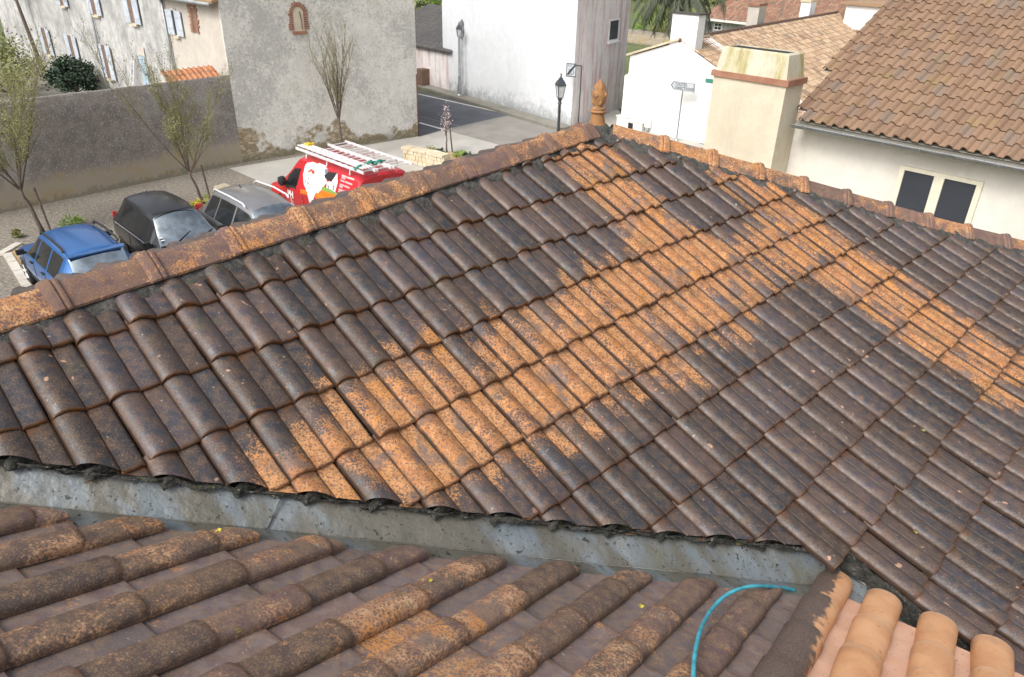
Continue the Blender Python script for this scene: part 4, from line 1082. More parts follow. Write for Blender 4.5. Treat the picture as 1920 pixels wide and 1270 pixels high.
# meter boxes at the foot
for (x0, y0, x1, y1, th, nm, lb) in ((1163, 217, 1180, 240, .25, 'meter_box', 'cream meter box at the far left foot of the white gable'), (1180, 225, 1208, 262, .3, 'meter_box', 'wide cream meter box with a small dark grille beside the white gable'),):
    A = LH.at(x0, y0); B = LH.at(x1, y1); mb = MB(); LH.rect(mb, LH.a(A), LH.a(B), 0, A.z, th, th); r_ = rootat(LH.p(LH.a(A), 0), lb, 'meter box', 'utility_box')
    adopt(r_, mb.build('cabinet', M['offwhite'])); mb = MB(); LH.rect(mb, LH.a(A) - .03, LH.a(B) + .03, A.z, A.z + .05, th + .03, th + .06); adopt(r_, mb.build('lid', M['offwhite']))
    if x0 == 1180:
        A = LH.at(1178, 230, .31); B = LH.at(1186, 242, .31); mb = MB(); LH.rect(mb, LH.a(A), LH.a(B), B.z, A.z, .312, .01); adopt(r_, mb.build('grille', M['darkin']))
A = LH.at(1211, 224, .1); A2 = LH.at(1220, 240, .1); mb = MB(); LH.rect(mb, LH.a(A), LH.a(A2), A2.z, A.z, .18, .15); r_ = rootat(A, 'small cream box on a grey pipe low on the white gable', 'junction box', 'junction_box')
adopt(r_, mb.build('box', M['offwhite'])); mb = MB(); pq = LH.p((LH.a(A) + LH.a(A2)) / 2, A2.z, .1); mb.tube([pq, Vector((pq.x, pq.y, 0))], .05, 8); adopt(r_, mb.build('pipe', M['steel'], None, True))
# street name plate
A = LH.at(1324, 147); B = LH.at(1334, 156); mb = MB(); LH.rect(mb, LH.a(A), LH.a(B) + .1, B.z, A.z, .03, .03)
tag(mb.build('street_name_plate', M['green_sign']), 'small green street plate on the white gable beside the cream chimney', 'street plate')
# direction sign
sb = gr(1268, 265); st_ = Vector((sb.x, sb.y, 0)); ds = rootat(sb, 'white arrow sign reading TOUTES DIRECTIONS on a grey post', 'road sign', 'direction_sign')
tp = 2.45; ptop = hit(1281, 158, st_, Vector((0, 1, 0)))
mb = MB(); mb.lathe(st_, [(.12, 0), (.12, .04), (.05, .12)], 10); mb.tube([st_, st_ + UP * ptop.z], .032, 10); adopt(ds, mb.build('post', M['steel'], None, True, angle=R_(40)))
DN = (LH.n + Vector((.10, -.25, 0))).normalized(); DP = st_ + DN * .05
dq = [(1257.5, 159), (1263.8, 151.8), (1303.5, 157.2), (1302, 174.2), (1262.8, 168.2)]
flat_board(dq, DP, DN, .03, 'sign_plate', 'sign_white', ds); frame_px(dq, .90, DP, DN, 'sign_border', 's_grey', ds, .003)
flat_board([(1257.5, 159), (1263.8, 151.8), (1264.6, 152.2), (1259.5, 159.2), (1263.8, 168), (1262.8, 168.2)], DP, DN, .002, 'arrow_tip', 's_black', ds, .006)
DX = UP.cross(DN).normalized()
p_a = hit(1265.5, 160.3, DP + DN * .005, DN); p_b = hit(1265.0, 167, DP + DN * .005, DN); pe = hit(1300, 172, DP + DN * .005, DN)
wt = (pe - p_b).dot(DX)
t1 = text_obj('TOUTES', .175, p_a, DX, UP, 's_black', ds, offset=.001); t2 = text_obj('DIRECTIONS', .155, p_b, DX, UP, 's_black', ds, offset=.001)
for t in (t1, t2):
    xs = [(Vector(v.co) - p_b).dot(DX) for v in t.data.vertices]; mx = max(xs); tgt = wt * (.62 if t is t1 else .98); f = tgt / mx
    for v in t.data.vertices: q = Vector(v.co); k_ = (q - p_b).dot(DX); v.co = q + DX * (k_ * (f - 1))

# cream house at the right ---------------------------------------------------
D_ = 15.5; d = ray(1503, 222); P0 = CAM + d * (D_ / math.hypot(d.x, d.y)); az = R_(137); rd_ = Vector((math.sin(az), math.cos(az), 0))
RW = Wall(P0 - rd_ * .0, P0 + rd_ * 9, 4.4)
ch = rootat(RW.P, 'cream house with a sandy brown tiled roof and a two pane window at right', 'house', 'cream_house')
ze = RW.at(1503, 236).z
RN = RW.n; RB = Vector((-RN.x, -RN.y, 0))
WSET = -.28
mb = MB(); mb.obox(RW.p(-.32, 0, WSET), RW.d * 9.8, RB * 8, UP * (ze - .02)); adopt(ch, mb.build('wall', M['cream2']))
def rroof(i, j, n):
    a_ = R_(27); u_ = RB * math.cos(a_) + UP * math.sin(a_); nn = UP * math.cos(a_) - RB * math.sin(a_)
    return RW.p(0, ze + .10, .10) + RW.d * (i * .222) + u_ * (j * .33) + nn * n
mb = MB(); random.seed(8)
for j in range(0, 24):
    for i in range(-2, 44):
        x, y = proj(rroof(i + .5, j + .5, 0))
        if x < 1500 + (222 - y) * .66 - 6: continue
        # tile list runs up-slope: reuse add_tile with j flipped
        m_ = random.random(); add_tile(mb, i, -j, (0, m_, random.random()), us=[0, .05, .12, .2, .28, .36, .44, .5, .56, .7, .85, 1.0], vs=(0, .5, .97, 1.0), h=.062, lift=.022, jit=.6)
adopt(ch, finish([(mb, [])], lambda i, j, n: rroof(i, -j, n), 'roof', M['tile_right'], None))
mb = MB()
for j in range(0, 24):
    il = min([i for i in range(-2, 44) if proj(rroof(i + .5, j + .5, 0))[0] >= 1500 + (222 - proj(rroof(i + .5, j + .5, 0))[1]) * .66 - 6] + [43])
    mb.quad(rroof(il + .05, j, -.02), rroof(44, j, -.02), rroof(44, j + 1, -.02), rroof(il + .05, j + 1, -.02))
adopt(ch, mb.build('roof_deck', M['strip']))
mb = MB(); mb.obox(RW.p(-.05, ze - .02, .06), RW.d * 9.6, RB * .45, UP * .10); adopt(ch, mb.build('eaves_board', M['strip']))
mb = MB(); mb.grid([[RW.p(a, ze + .02 + .055 * -math.sin(t) , .14 + .065 * math.cos(t)) for t in [PI * k / 8 for k in range(9)]] for a in (-.1, 3, 6, 9.5)])
mb.tube([RW.p(-.1, ze + .025, .205), RW.p(9.5, ze + .025, .205)], .011, 6)
g_ = adopt(ch, mb.build('gutter', M['gutter'], None, True))
for a in [.45 + .62 * k for k in range(14)]:
    mb = MB(); mb.tube([RW.p(a, ze + .03 - .062 * math.sin(t), .14 + .072 * math.cos(t)) for t in [PI * k / 8 for k in range(9)]], .008, 5); o = mb.build('bracket', M['steel']); o.parent = g_
# window
WN = Wall(RW.p(0, 0, WSET), RW.p(9, 0, WSET), 4)
A = WN.at(1691, 309); B = WN.at(1845, 346); Cb = WN.at(1680, 385); a0, a1 = WN.a(A), WN.a(B); z1 = A.z; z0 = z1 - 1.25
mb = MB(); WN.rect(mb, a0, a1, z1 - .07, z1, .05, .05); WN.rect(mb, a0, a0 + .09, z0, z1 - .07, .05, .05); WN.rect(mb, a1 - .09, a1, z0, z1 - .07, .05, .05)
am = (a0 + a1) / 2; WN.rect(mb, am - .085, am + .085, z0, z1 - .07, .055, .05); WN.rect(mb, a0 - .05, a1 + .05, z0 - .08, z0, .1, .1)
f = adopt(ch, mb.build('window', M['cream_paint']))
for s0, s1 in ((a0 + .09, am - .085), (am + .085, a1 - .09)):
    mb = MB(); WN.rect(mb, s0, s1, z0, z1 - .07, .02, .01); o = mb.build('pane', M['winglass']); o.parent = f
# big chimney in front of it
q_r = RW.at(1513, 146, WSET); s_ = .0
for k in range(200):
    s_ = k * .01
    if proj(q_r - E1 * s_)[0] <= 1478.5: break
fr = q_r - E1 * s_; fl_ = hit(1336, 133, fr, RW.n)
cz = fr.z; wv = Vector((fl_.x - fr.x, fl_.y - fr.y, 0)); dv = Vector((q_r.x - fr.x, q_r.y - fr.y, 0))
cm = rootat(fr, 'stout cream chimney with a brick band and sloping lichened top behind the right ridge', 'chimney', 'chimney_stack')
b_ = Vector((fr.x, fr.y, 0)); inn = lambda f: (b_ + wv * f + dv * f, wv * (1 - 2 * f), dv * (1 - 2 * f))
o0, ww, dd2 = b_ + (wv * .02 + dv * .03), wv * .96, dv * .94
mb = MB(); mb.obox(o0 + UP * .5, ww, dd2, UP * (cz - .60)); adopt(cm, mb.build('shaft', M['cream']))
mb = MB(); nb = 9
mb.obox(b_ - wv * .01 - dv * .02 + UP * (cz - .1), wv * 1.02, dv * 1.04, UP * .11)
adopt(cm, mb.build('brick_band', M['brick']))
# sloped cap, hollow
def rr_(i0, z): return [b_ + wv * i0 + dv * (i0 * wv.length / dv.length * .9) + UP * z, b_ + wv * (1 - i0) + dv * (i0 * wv.length / dv.length * .9) + UP * z, b_ + wv * (1 - i0) + dv * (1 - i0 * wv.length / dv.length * .9) + UP * z, b_ + wv * i0 + dv * (1 - i0 * wv.length / dv.length * .9) + UP * z]
ztop = hit(1472, 101, fr + dv * .1, RW.n).z
mb = MB()
def ringpts(f, g, z): return [b_ + wv * f + dv * g + UP * z, b_ + wv * (1 - f) + dv * g + UP * z, b_ + wv * (1 - f) + dv * (1 - g) + UP * z, b_ + wv * f + dv * (1 - g) + UP * z]
mb.grid([ringpts(.03, .03, cz + .01), ringpts(.07, .12, ztop - .03), ringpts(.09, .14, ztop), ringpts(.115, .19, ztop), ringpts(.12, .195, ztop - .35)], True)
adopt(cm, mb.build('cap', M['cream_moss']))
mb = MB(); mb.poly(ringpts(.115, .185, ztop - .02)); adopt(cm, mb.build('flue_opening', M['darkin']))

# farther houses -------------------------------------------------------------
def tiled_quad(root, P, A, U_, na, nu, mat, h=.05, pitch=.22, exp=.34, planes=(), name='roof', us=(0, .15, .28, .4, .56, 1.0)):
    """P: upper-left corner at the ridge, A: unit along the ridge, U_: unit down the slope"""
    N_ = A.cross(U_); N_ = N_ if N_.z > 0 else -N_
    mb = MB()
    for j in range(1, nu + 1):
        for i in range(na): add_tile(mb, i, j, (0, random.random(), random.random()), us=list(us), vs=(0, 1.0), h=h)
    return adopt(root, finish([(mb, list(planes))], lambda i, j, n: P + A * (i * pitch) + U_ * (j * exp) + N_ * n, name, M[mat], None))
bdn = Vector((sl_.x, sl_.y, 0)).normalized(); h1 = lh
cb_ = gr(1424, 55, 3.8); mb = MB(); X2 = rdir * .95; Y2 = bdn * -.6
zc = hit(1408, 10, cb_, RW.n).z
mb.obox(cb_ - X2 * .5 - UP * 1.5, X2, Y2, UP * (zc - cb_.z + 1.5)); s_o = adopt(h1, mb.build('chimney', M['beige']), 'grey stone chimney on the ridge')
mb = MB(); mb.obox(cb_ - X2 * .56 + UP * (zc - cb_.z), X2 * 1.12, Y2 * 1.12, UP * .12); adopt(h1, mb.build('chimney_cap', M['brick']))
cb_ = gr(1520, 36, 3.8); zc = hit(1520, 4, cb_, RW.n).z; mb = MB(); mb.obox(cb_ - X2 * .5 - UP * 1.0, X2 * 1.0, Y2, UP * (zc - cb_.z + 1.0)); adopt(h1, mb.build('chimney', M['bright']), 'white chimney farther right')
mb = MB(); mb.obox(cb_ - X2 * .56 + UP * (zc - cb_.z), X2 * 1.1, Y2 * 1.1, UP * .12); adopt(h1, mb.build('chimney_cap', M['limestone']))
# farther house with white wall and red-brown roof
h2 = rootat(gr(1340, 55), 'far white house with small windows under a red brown tiled roof', 'house', 'farmhouse')
e_a, e_b = gr(1306, 33, 3.0), gr(1400, 43.5, 3.0); ed = (e_b - e_a).normalized(); HW = Wall(e_a - ed * 0, e_a + ed * 22, 3.0)
mb = MB(); mb.obox(HW.p(.3, 0, -.3), HW.d * 22, -HW.n * 6, UP * 2.95); adopt(h2, mb.build('wall', M['facade']))
UPS = (-HW.n * .9 + UP * .43).normalized()
mb = MB()
for j in range(1, 22):
    for i in range(0, 100): add_tile(mb, i, j, (0, random.random(), random.random()), us=[0, .14, .28, .42, .56, 1.0], vs=(0, 1.0), h=.07)
lft = line_plane(0, 22, 14, 0, True); pc = ((0, 21, 0), (-.86, -.5, 0))
adopt(h2, finish([(mb, [pc])], lambda i, j, n: HW.p(0, 3.0 + n, .25) + HW.d * (i * .22) + UPS * ((21 - j) * .36), 'roof', M['tile_red'], None))
mb = MB(); mb.obox(HW.p(0, 2.92, .3), HW.d * 22, HW.n * .08, UP * .14); adopt(h2, mb.build('gutter', M['offwhite']))
for (x0, y0, x1, y1) in ((1341, 43, 1352, 57), (1388, 49, 1397, 56)):
    A = HW.at(x0, y0, -.3); B = HW.at(x1, y1, -.3); a0, a1 = HW.a(A), HW.a(B)
    mb = MB(); HW.rect(mb, a0 - .06, a1 + .06, B.z - .06, A.z + .06, -.27, .03); f = adopt(h2, mb.build('window', M['white']))
    for u0 in (0, .5):
        for v0 in (0, .5):
            w_ = (a1 - a0) / 2; hh = (A.z - B.z) / 2; mb = MB(); HW.rect(mb, a0 + u0 * 2 * w_ + .03, a0 + u0 * 2 * w_ + w_ - .03, B.z + v0 * 2 * hh + .03, B.z + v0 * 2 * hh + hh - .03, -.262, .01); o = mb.build('pane', M['winglass']); o.parent = f
# white garden wall below it
A = gr(1300, 78, 1.3); B = gr(1372, 62, 1.3); mb = MB(); dgw = (B - A).normalized(); mb.obox(Vector((A.x, A.y, 0)) - dgw * 2, dgw * 8, Vector((.1, .15, 0)), UP * 1.35)
tag(mb.build('garden_wall', M['bright']), 'short white garden wall below the far white house', 'wall')
# another white house end at top right edge of the pale roof
A = gr(1585, 22, 4.2); mb = MB(); h3 = rootat(A, 'white gable end with a pale roof just showing at the top edge', 'house', 'cottage')
mb.obox(Vector((A.x, A.y, 0)) + HW.d * 0, HW.d * 6, -HW.n * 5, UP * 4.6); adopt(h3, mb.build('wall', M['bright'])); mb = MB(); mb.obox(Vector((A.x, A.y, 4.6)) + HW.n * .2 - HW.d * .3, HW.d * 6.6, -HW.n * 5.4, UP * .15); adopt(h3, mb.build('roof', M['tile_pale']))
#SPLIT3
# ------------------------------------------------------------------ vehicles
class Car:
    def __init__(s, name, label, e1, e2, fwd, st, paint, cat='car', zs=1.0, group='vehicles parked nose to tail with the dark wall'):
        s.f = fwd; s.root = empty(name, en(e1, e2), label, cat, group, math.atan2(fwd.y, fwd.x)); s.st = st; s.paint = paint; s.root_p = en(e1, e2)
    def at(s, x):
        st = s.st
        for a, b in zip(st, st[1:]):
            if a[0] <= x <= b[0]:
                t = (x - a[0]) / (b[0] - a[0]); n = st.index(a); p0 = st[max(0, n - 1)]; p3 = st[min(len(st) - 1, n + 2)]; r = [x]
                for q in range(1, 7):
                    da = (b[q] - p0[q]) / max(1e-6, b[0] - p0[0]); db = (p3[q] - a[q]) / max(1e-6, p3[0] - a[0]); h = b[0] - a[0]; sl = (b[q] - a[q]) / h
                    da = 0 if sl * da <= 0 else math.copysign(min(abs(da), 2.2 * abs(sl)), sl); db = 0 if sl * db <= 0 else math.copysign(min(abs(db), 2.2 * abs(sl)), sl)
                    r.append((2 * t ** 3 - 3 * t * t + 1) * a[q] + (t ** 3 - 2 * t * t + t) * h * da + (-2 * t ** 3 + 3 * t * t) * b[q] + (t ** 3 - t * t) * h * db)
                return r
        return st[0] if x < st[0][0] else st[-1]
    def ring(s, x):
        _, zb, zm, zt, wl, wb, wt = s.at(x)
        zt2 = max(zt, zm + .012); k = min(1, (zt2 - zm) / .25)
        return [(0, zb), (wl * .9, zb), (wl, zb + .10), (wb * 1.01, zb + (zm - zb) * .50), (wb * 1.0, zb + (zm - zb) * .80), (wb * .975, zm), (wb * .955 if k > .5 else wb * .94, zm + .02 * k + .004), (wt + .0, zt2 - .11 * k - .003), (wt - .03, zt2 - .055 * k), (wt * .84, zt2 - .012 * k), (wt * .45, zt2 + .026 * k), (0, zt2 + .036 * k + .004)]
    def body(s, ws, rw, side, nx=70):
        """ws / rw: x ranges of windscreen and rear glass; side: x ranges of side windows"""
        x0, x1 = s.st[0][0], s.st[-1][0]; xs = sorted(set([x0 + (x1 - x0) * k / nx for k in range(nx + 1)] + list(ws) + list(rw) + [v for r in side for v in r] + [t[0] for t in s.st])); xs = [x for x in xs if x0 <= x <= x1]
        parts = {'body': MB(), 'windscreen': MB(), 'rear_window': MB()}
        for q in range(len(side) * 2): parts['side%d' % q] = MB()
        rings = [[Vector((x, y * sg, z)) for sg in (1,) for y, z in s.ring(x)] for x in xs]
        def put(mb, ps): mb.f.append([mb.vert(p) for p in ps])
        for xa, xb, ra, rb in zip(xs, xs[1:], rings, rings[1:]):
            for sg in (1, -1):
                for k in range(len(ra) - 1):
                    A, B, C_, D = ra[k], ra[k + 1], rb[k + 1], rb[k]
                    ps = [Vector((p.x, p.y * sg, p.z)) for p in (A, D, C_, B)]
                    if sg < 0: ps = ps[::-1]
                    key = 'body'; xm = (xa + xb) / 2
                    if ws[0] < xm < ws[1] and k >= 8: key = 'windscreen'
                    if rw[0] < xm < rw[1] and k >= 8: key = 'rear_window'
                    if k == 6:
                        for q, r in enumerate(side):
                            if r[0] < xm < r[1] and s.at(xm)[3] - s.at(xm)[2] > .16: key = 'side%d' % (q * 2 + (sg < 0))
                    put(parts[key], ps)
        for r, fl in ((rings[0], False), (rings[-1], True)):
            ps = [Vector((p.x, p.y, p.z)) for p in r] + [Vector((p.x, -p.y, p.z)) for p in r[::-1]]
            parts['body'].f.append([parts['body'].vert(p) for p in (ps if fl else ps[::-1])])
        for kx, mb in parts.items():
            if not mb.f: continue
            nm = 'side_window' if kx.startswith('side') else kx
            mt = s.paint if nm == 'body' else ('wscreen' if nm in ('windscreen', 'rear_window') else 'glass')
            me = bpy.data.meshes.new(nm); me.from_pydata(mb.v, [], mb.f)
            bm = bmesh.new(); bm.from_mesh(me); bmesh.ops.remove_doubles(bm, verts=bm.verts, dist=.0005); bm.to_mesh(me); bm.free()
            link_mesh(nm, me, M[mt], s.root, True, R_(38))
    def add(s, mb, name, mat, smooth=False, parent=None, label=None):
        o = mb.build(name, M[mat], parent or s.root, smooth, angle=R_(40) if smooth else None)
        if label: o['label'] = label
        return o
    def wheels(s, xs, y, r=.31):
        for x in xs:
            for sg in (1, -1):
                mb = MB(); mb.lathe((x, sg * (y - .10), r), [(r * .6, -.09), (r * .93, -.10), (r, -.07), (r, .07), (r * .93, .10), (r * .62, .10)], 24, Vector((0, sg, 0))); w_ = s.add(mb, 'wheel', 'rubber', True)
                mb = MB(); mb.lathe((x, sg * (y - .005), r), [(r * .62, -.02), (r * .6, .005), (r * .2, -.005), (r * .16, .015)], 24, Vector((0, sg, 0)))
                for k in range(5):
                    t = 2 * PI * k / 5; d = Vector((math.cos(t), 0, math.sin(t))); mb.tube([Vector((x, sg * y, r)) + d * .05, Vector((x, sg * y, r)) + d * r * .58], .022, 5)
                s.add(mb, 'rim', 'alu', False, w_)
                mb = MB(); a = [Vector((x + math.cos(t) * (r + .055), sg * (y + .003), r + math.sin(t) * (r + .055))) for t in [PI * k / 14 for k in range(15)]]; b = [Vector((x + math.cos(t) * (r + .01), sg * (y + .006), r + math.sin(t) * (r + .01))) for t in [PI * k / 14 for k in range(15)]]
                mb.grid([a, b]); s.add(mb, 'wheel_arch', 'plastic')
    def mirror(s, x, y, z, k=1.0):
        for sg in (1, -1):
            mb = MB(); mb.box((x, sg * (y + .09), z), .045, .08, .055 * k); mb.box((x, sg * (y + .02), z - .03), .025, .05, .02)
            s.add(mb, 'wing_mirror', 'plastic')
    def box(s, name, mat, c, h, parent=None, label=None):
        mb = MB(); mb.box(c, *h); return s.add(mb, name, mat, False, parent, label)
    def surf(s, x, z, sg=1, off=.005):
        r = s.ring(x)
        for (y0, z0), (y1, z1) in zip(r[1:], r[2:]):
            if z0 <= z <= z1: return Vector((x, sg * ((y0 + (y1 - y0) * (z - z0) / max(1e-6, z1 - z0)) + off), z))
        return Vector((x, sg * (r[8][0] + off), z))
    def loc(s, px, py, y):      # pixel -> local (x, z) on the left side plane y
        left = Vector((-s.f.y, s.f.x, 0)); p = hit(px, py, s.root_p + left * y, left); q = p - s.root_p; return (q.dot(s.f), q.z)
    def gaps(s, xs):
        for sg in (1, -1):
            for x in xs:
                mb = MB(); st = s.at(x); z0, z1 = st[1] + .12, st[2] - .01
                pts = [s.surf(x + .05 * math.sin(k / 9 * 1.5), z0 + (z1 - z0) * k / 9, sg, .002) for k in range(10)]
                mb.tube(pts, .006, 4); s.add(mb, 'door_gap', 's_black')
            mb = MB(); xa, xb = s.st[3][0], s.st[-3][0]
            mb.tube([s.surf(xa + (xb - xa) * k / 12, s.at(xa + (xb - xa) * k / 12)[1] + .16, sg, .004) for k in range(13)], .022, 5); s.add(mb, 'sill_trim', 'plastic')
    def decal(s, poly, name, mat, cell=.02, off=.005, label=None):
        xs = [p[0] for p in poly]; zs = [p[1] for p in poly]; mb = MB(); cz = {}
        nx = int((max(xs) - min(xs)) / cell) + 1; nz_ = int((max(zs) - min(zs)) / cell) + 1
        def v(i, j):
            if (i, j) not in cz: cz[(i, j)] = mb.vert(s.surf(min(xs) + i * cell, min(zs) + j * cell, 1, off))
            return cz[(i, j)]
        for i in range(nx):
            for j in range(nz_):
                if inpoly(min(xs) + (i + .5) * cell, min(zs) + (j + .5) * cell, poly): mb.f.append([v(i, j), v(i + 1, j), v(i + 1, j + 1), v(i, j + 1)])
        if mb.f: return s.add(mb, name, mat, True, None, label)
# station: x, zbottom, zbelt, ztop, half width low, belt, roof
blue = Car('hatchback_car', 'metallic blue hatchback with black roof rails and its rear glass towards the roof', 3.97, -18.08, -E2,
    [(-2.0, .35, .80, .80, .66, .70, .60), (-1.97, .25, .88, .90, .74, .80, .62), (-1.88, .22, .95, 1.05, .78, .84, .60), (-1.62, .2, .96, 1.44, .80, .865, .57), (-1.52, .2, .96, 1.49, .80, .865, .575), (-.5, .2, .95, 1.52, .80, .865, .59), (.35, .2, .93, 1.46, .80, .865, .575), (1.02, .2, .90, 1.02, .80, .86, .66), (1.15, .2, .90, .94, .80, .85, .72), (1.75, .22, .76, .80, .78, .82, .70), (1.95, .25, .60, .62, .74, .76, .66), (2.0, .3, .52, .53, .66, .70, .60)], 'blue')
blue.body((.38, 1.06), (-1.93, -1.60), ((-1.42, -.78), (-.70, .05), (.12, .72)))
blue.gaps((-.74, .10, .95)); blue.wheels((-1.28, 1.28), .865); blue.mirror(.72, .86, 1.0)
for sg in (1, -1):
    mb = MB(); mb.tube([(-1.35, sg * .545, 1.50), (-1.28, sg * .545, 1.56), (-.5, sg * .56, 1.585), (.12, sg * .55, 1.55), (.2, sg * .55, 1.48)], .026, 8); blue.add(mb, 'roof_rail', 'plastic', True)
    blue.box('tail_light', 'taillight', (-1.90, sg * .76, .86), (.05, .07, .14)); blue.box('headlight', 'lampglass', (1.86, sg * .64, .62), (.08, .12, .07))
blue.box('spoiler', 'blue', (-1.62, 0, 1.475), (.09, .56, .014))
blue.box('bumper', 'plastic', (-1.99, 0, .42), (.05, .74, .12)); mb = MB(); mb.tube([(-1.84, .0, 1.10), (-1.80, .32, 1.14)], .012, 5); blue.add(mb, 'rear_wiper', 'plastic')
for x in (-.3, .55): blue.box('door_handle', 'plastic', (x - .25, .875, .86), (.08, .015, .015))
black = Car('compact_car', 'glossy black compact car with its big windscreen facing the tiled ridge', 6.17, -18.2, E2,
    [(-1.86, .35, .82, .86, .60, .66, .50), (-1.80, .25, .95, 1.05, .70, .77, .55), (-1.70, .22, .99, 1.25, .72, .80, .54), (-1.48, .2, 1.0, 1.52, .74, .82, .53), (-1.2, .2, 1.0, 1.57, .74, .825, .55), (-.3, .2, .98, 1.60, .74, .83, .575), (.45, .2, .96, 1.52, .74, .83, .56), (.85, .2, .95, 1.24, .74, .83, .66), (1.18, .2, .93, .99, .74, .82, .74), (1.30, .2, .90, .93, .74, .81, .72), (1.72, .24, .72, .75, .72, .77, .62), (1.86, .3, .55, .57, .62, .66, .5)], 'black')
black.body((.47, 1.20), (-1.72, -1.48), ((-1.40, -.62), (-.54, .42), (.48, .80)))
black.gaps((-.58, .55)); black.wheels((-1.22, 1.22), .83, .29); black.mirror(.86, .82, 1.03)
black.box('windscreen_sticker', 'white', (1.06, -.60, 1.115), (.03, .035, .004)); black.box('windscreen_sticker', 'white', (.99, -.60, 1.16), (.03, .035, .004))
mb = MB(); mb.tube([(-1.15, 0, 1.57), (-1.22, 0, 1.66)], .012, 5); black.add(mb, 'aerial', 'plastic')
for sg in (1, -1): black.box('headlight', 'lampglass', (1.76, sg * .56, .66), (.07, .12, .06)); black.box('tail_light', 'taillight', (-1.78, sg * .70, 1.0), (.04, .05, .12))
mb = MB(); mb.tube([(-1.4, .845, .985), (.8, .845, .96)], .010, 5); mb.tube([(-1.4, -.845, .985), (.8, -.845, .96)], .010, 5); black.add(mb, 'waist_trim', 'steel')
black.box('door_handle', 'black', (-.55, .845, .86), (.08, .02, .018)); black.box('number_plate', 'white', (1.865, 0, .42), (.01, .24, .05))
silver = Car('estate_car', 'silver grey crossover with dark side windows parked left of the red van', 8.05, -16.95, E2,
    [(-2.12, .35, .85, .90, .66, .72, .58), (-2.06, .25, 1.0, 1.05, .76, .84, .62), (-1.98, .22, 1.08, 1.20, .80, .89, .60), (-1.72, .2, 1.06, 1.54, .82, .90, .56), (-1.45, .2, 1.04, 1.62, .82, .90, .57), (-.5, .2, 1.01, 1.66, .82, .90, .60), (.40, .2, .99, 1.58, .82, .90, .58), (.8, .2, .99, 1.33, .82, .90, .66), (1.18, .2, .98, 1.07, .82, .90, .76), (1.32, .2, .96, 1.0, .82, .89, .76), (1.90, .24, .84, .88, .80, .85, .70), (2.10, .3, .66, .68, .70, .74, .6)], 'silver')
silver.body((.43, 1.22), (-1.96, -1.72), ((-1.62, -1.08), (-1.03, -.20), (-.14, .74)))
silver.gaps((-1.02, -.17, .85)); silver.wheels((-1.32, 1.34), .90, .34); silver.mirror(.86, .90, 1.06)
for sg in (1, -1):
    mb = MB(); mb.tube([(-1.5, sg * .56, 1.62), (-1.42, sg * .57, 1.69), (-.5, sg * .60, 1.72), (.15, sg * .585, 1.69), (.25, sg * .58, 1.62)], .022, 8); silver.add(mb, 'roof_rail', 'alu', True)
    silver.box('tail_light', 'taillight', (-2.02, sg * .80, 1.03), (.06, .08, .16)); silver.box('headlight', 'lampglass', (1.96, sg * .66, .74), (.10, .14, .06))
for x in (-.75, .25): silver.box('door_handle', 'alu', (x - .25, .915, .92), (.09, .02, .018))
mb = MB(); mb.tube([(-1.1, 0, 1.64), (-1.2, 0, 1.74)], .013, 5); silver.add(mb, 'aerial', 'plastic')
mb = MB(); mb.tube([(1.22, -.3, 1.08), (.98, .25, 1.23)], .012, 5); mb.tube([(1.25, .3, 1.06), (1.05, .72, 1.18)], .012, 5); silver.add(mb, 'windscreen_wiper', 'plastic')
mb = MB(); mb.tube([(1.20, -.35, 1.03), (.98, .10, 1.17)], .012, 5); mb.tube([(1.22, .20, 1.02), (1.02, .62, 1.12)], .012, 5); mb.box((1.19, 0, 1.005), .03, .70, .012); black.add(mb, 'windscreen_wiper', 'plastic')
mb = MB(); mb.box((.47, 0, 1.575), .012, .52, .006); black.add(mb, 'windscreen_trim', 'plastic')
van = Car('work_van', 'red work van with ladders on top and a white and orange picture on its side', 10.98, -18.32, -E2,
    [(-2.42, .4, 1.15, 1.92, .84, .90, .72), (-2.36, .3, 1.15, 1.98, .88, .945, .76), (-1.0, .25, 1.15, 2.02, .90, .955, .785), (.40, .25, 1.15, 1.99, .90, .955, .77), (.60, .25, 1.14, 1.92, .90, .955, .76), (1.10, .25, 1.12, 1.52, .90, .955, .78), (1.50, .25, 1.08, 1.20, .90, .95, .80), (1.62, .25, 1.04, 1.10, .90, .94, .80), (2.2, .28, .84, .88, .86, .90, .74), (2.42, .35, .60, .62, .74, .8, .66)], 'red', 'van')
van.body((.62, 1.52), (9, 9.1), ())
van.gaps((.18, 1.25)); van.wheels((-1.5, 1.5), .955, .33)
for sg in (1, -1):
    mb = MB(); mb.lathe((1.08, sg * .98, 1.22), [(.04, 0), (.12, .03), (.15, .10), (.14, .18), (.05, .22)], 8, Vector((0, sg, 0))); van.add(mb, 'wing_mirror', 'plastic', True)
    van.box('tail_light', 'taillight', (-2.43, sg * .84, 1.0), (.02, .04, .22)); van.box('headlight', 'lampglass', (2.30, sg * .70, .70), (.08, .10, .06))
Z = lambda L: [van.loc(500 + x / 6.4, 250 + y / 6.4, .93) for x, y in L]
D = lambda L, n, m, o=.005, c=.02: van.decal(Z(L), n, m, c, o)
D([(222, 505), (290, 428), (368, 432), (352, 668), (232, 640)], 'cab_window', 'glass')
D([(410, 395), (430, 367), (480, 360), (620, 400), (680, 450), (660, 510), (690, 600), (640, 680), (610, 725), (585, 715), (572, 780), (578, 840), (550, 864), (528, 830), (490, 710), (430, 610), (405, 500)], 'white_graphic', 'white', .006)
D([(410, 665), (478, 690), (497, 745), (412, 715)], 'orange_graphic', 's_orange', .005)
D([(560, 735), (640, 685), (850, 752), (790, 810), (690, 842), (600, 785)], 'orange_graphic', 's_orange', .004)
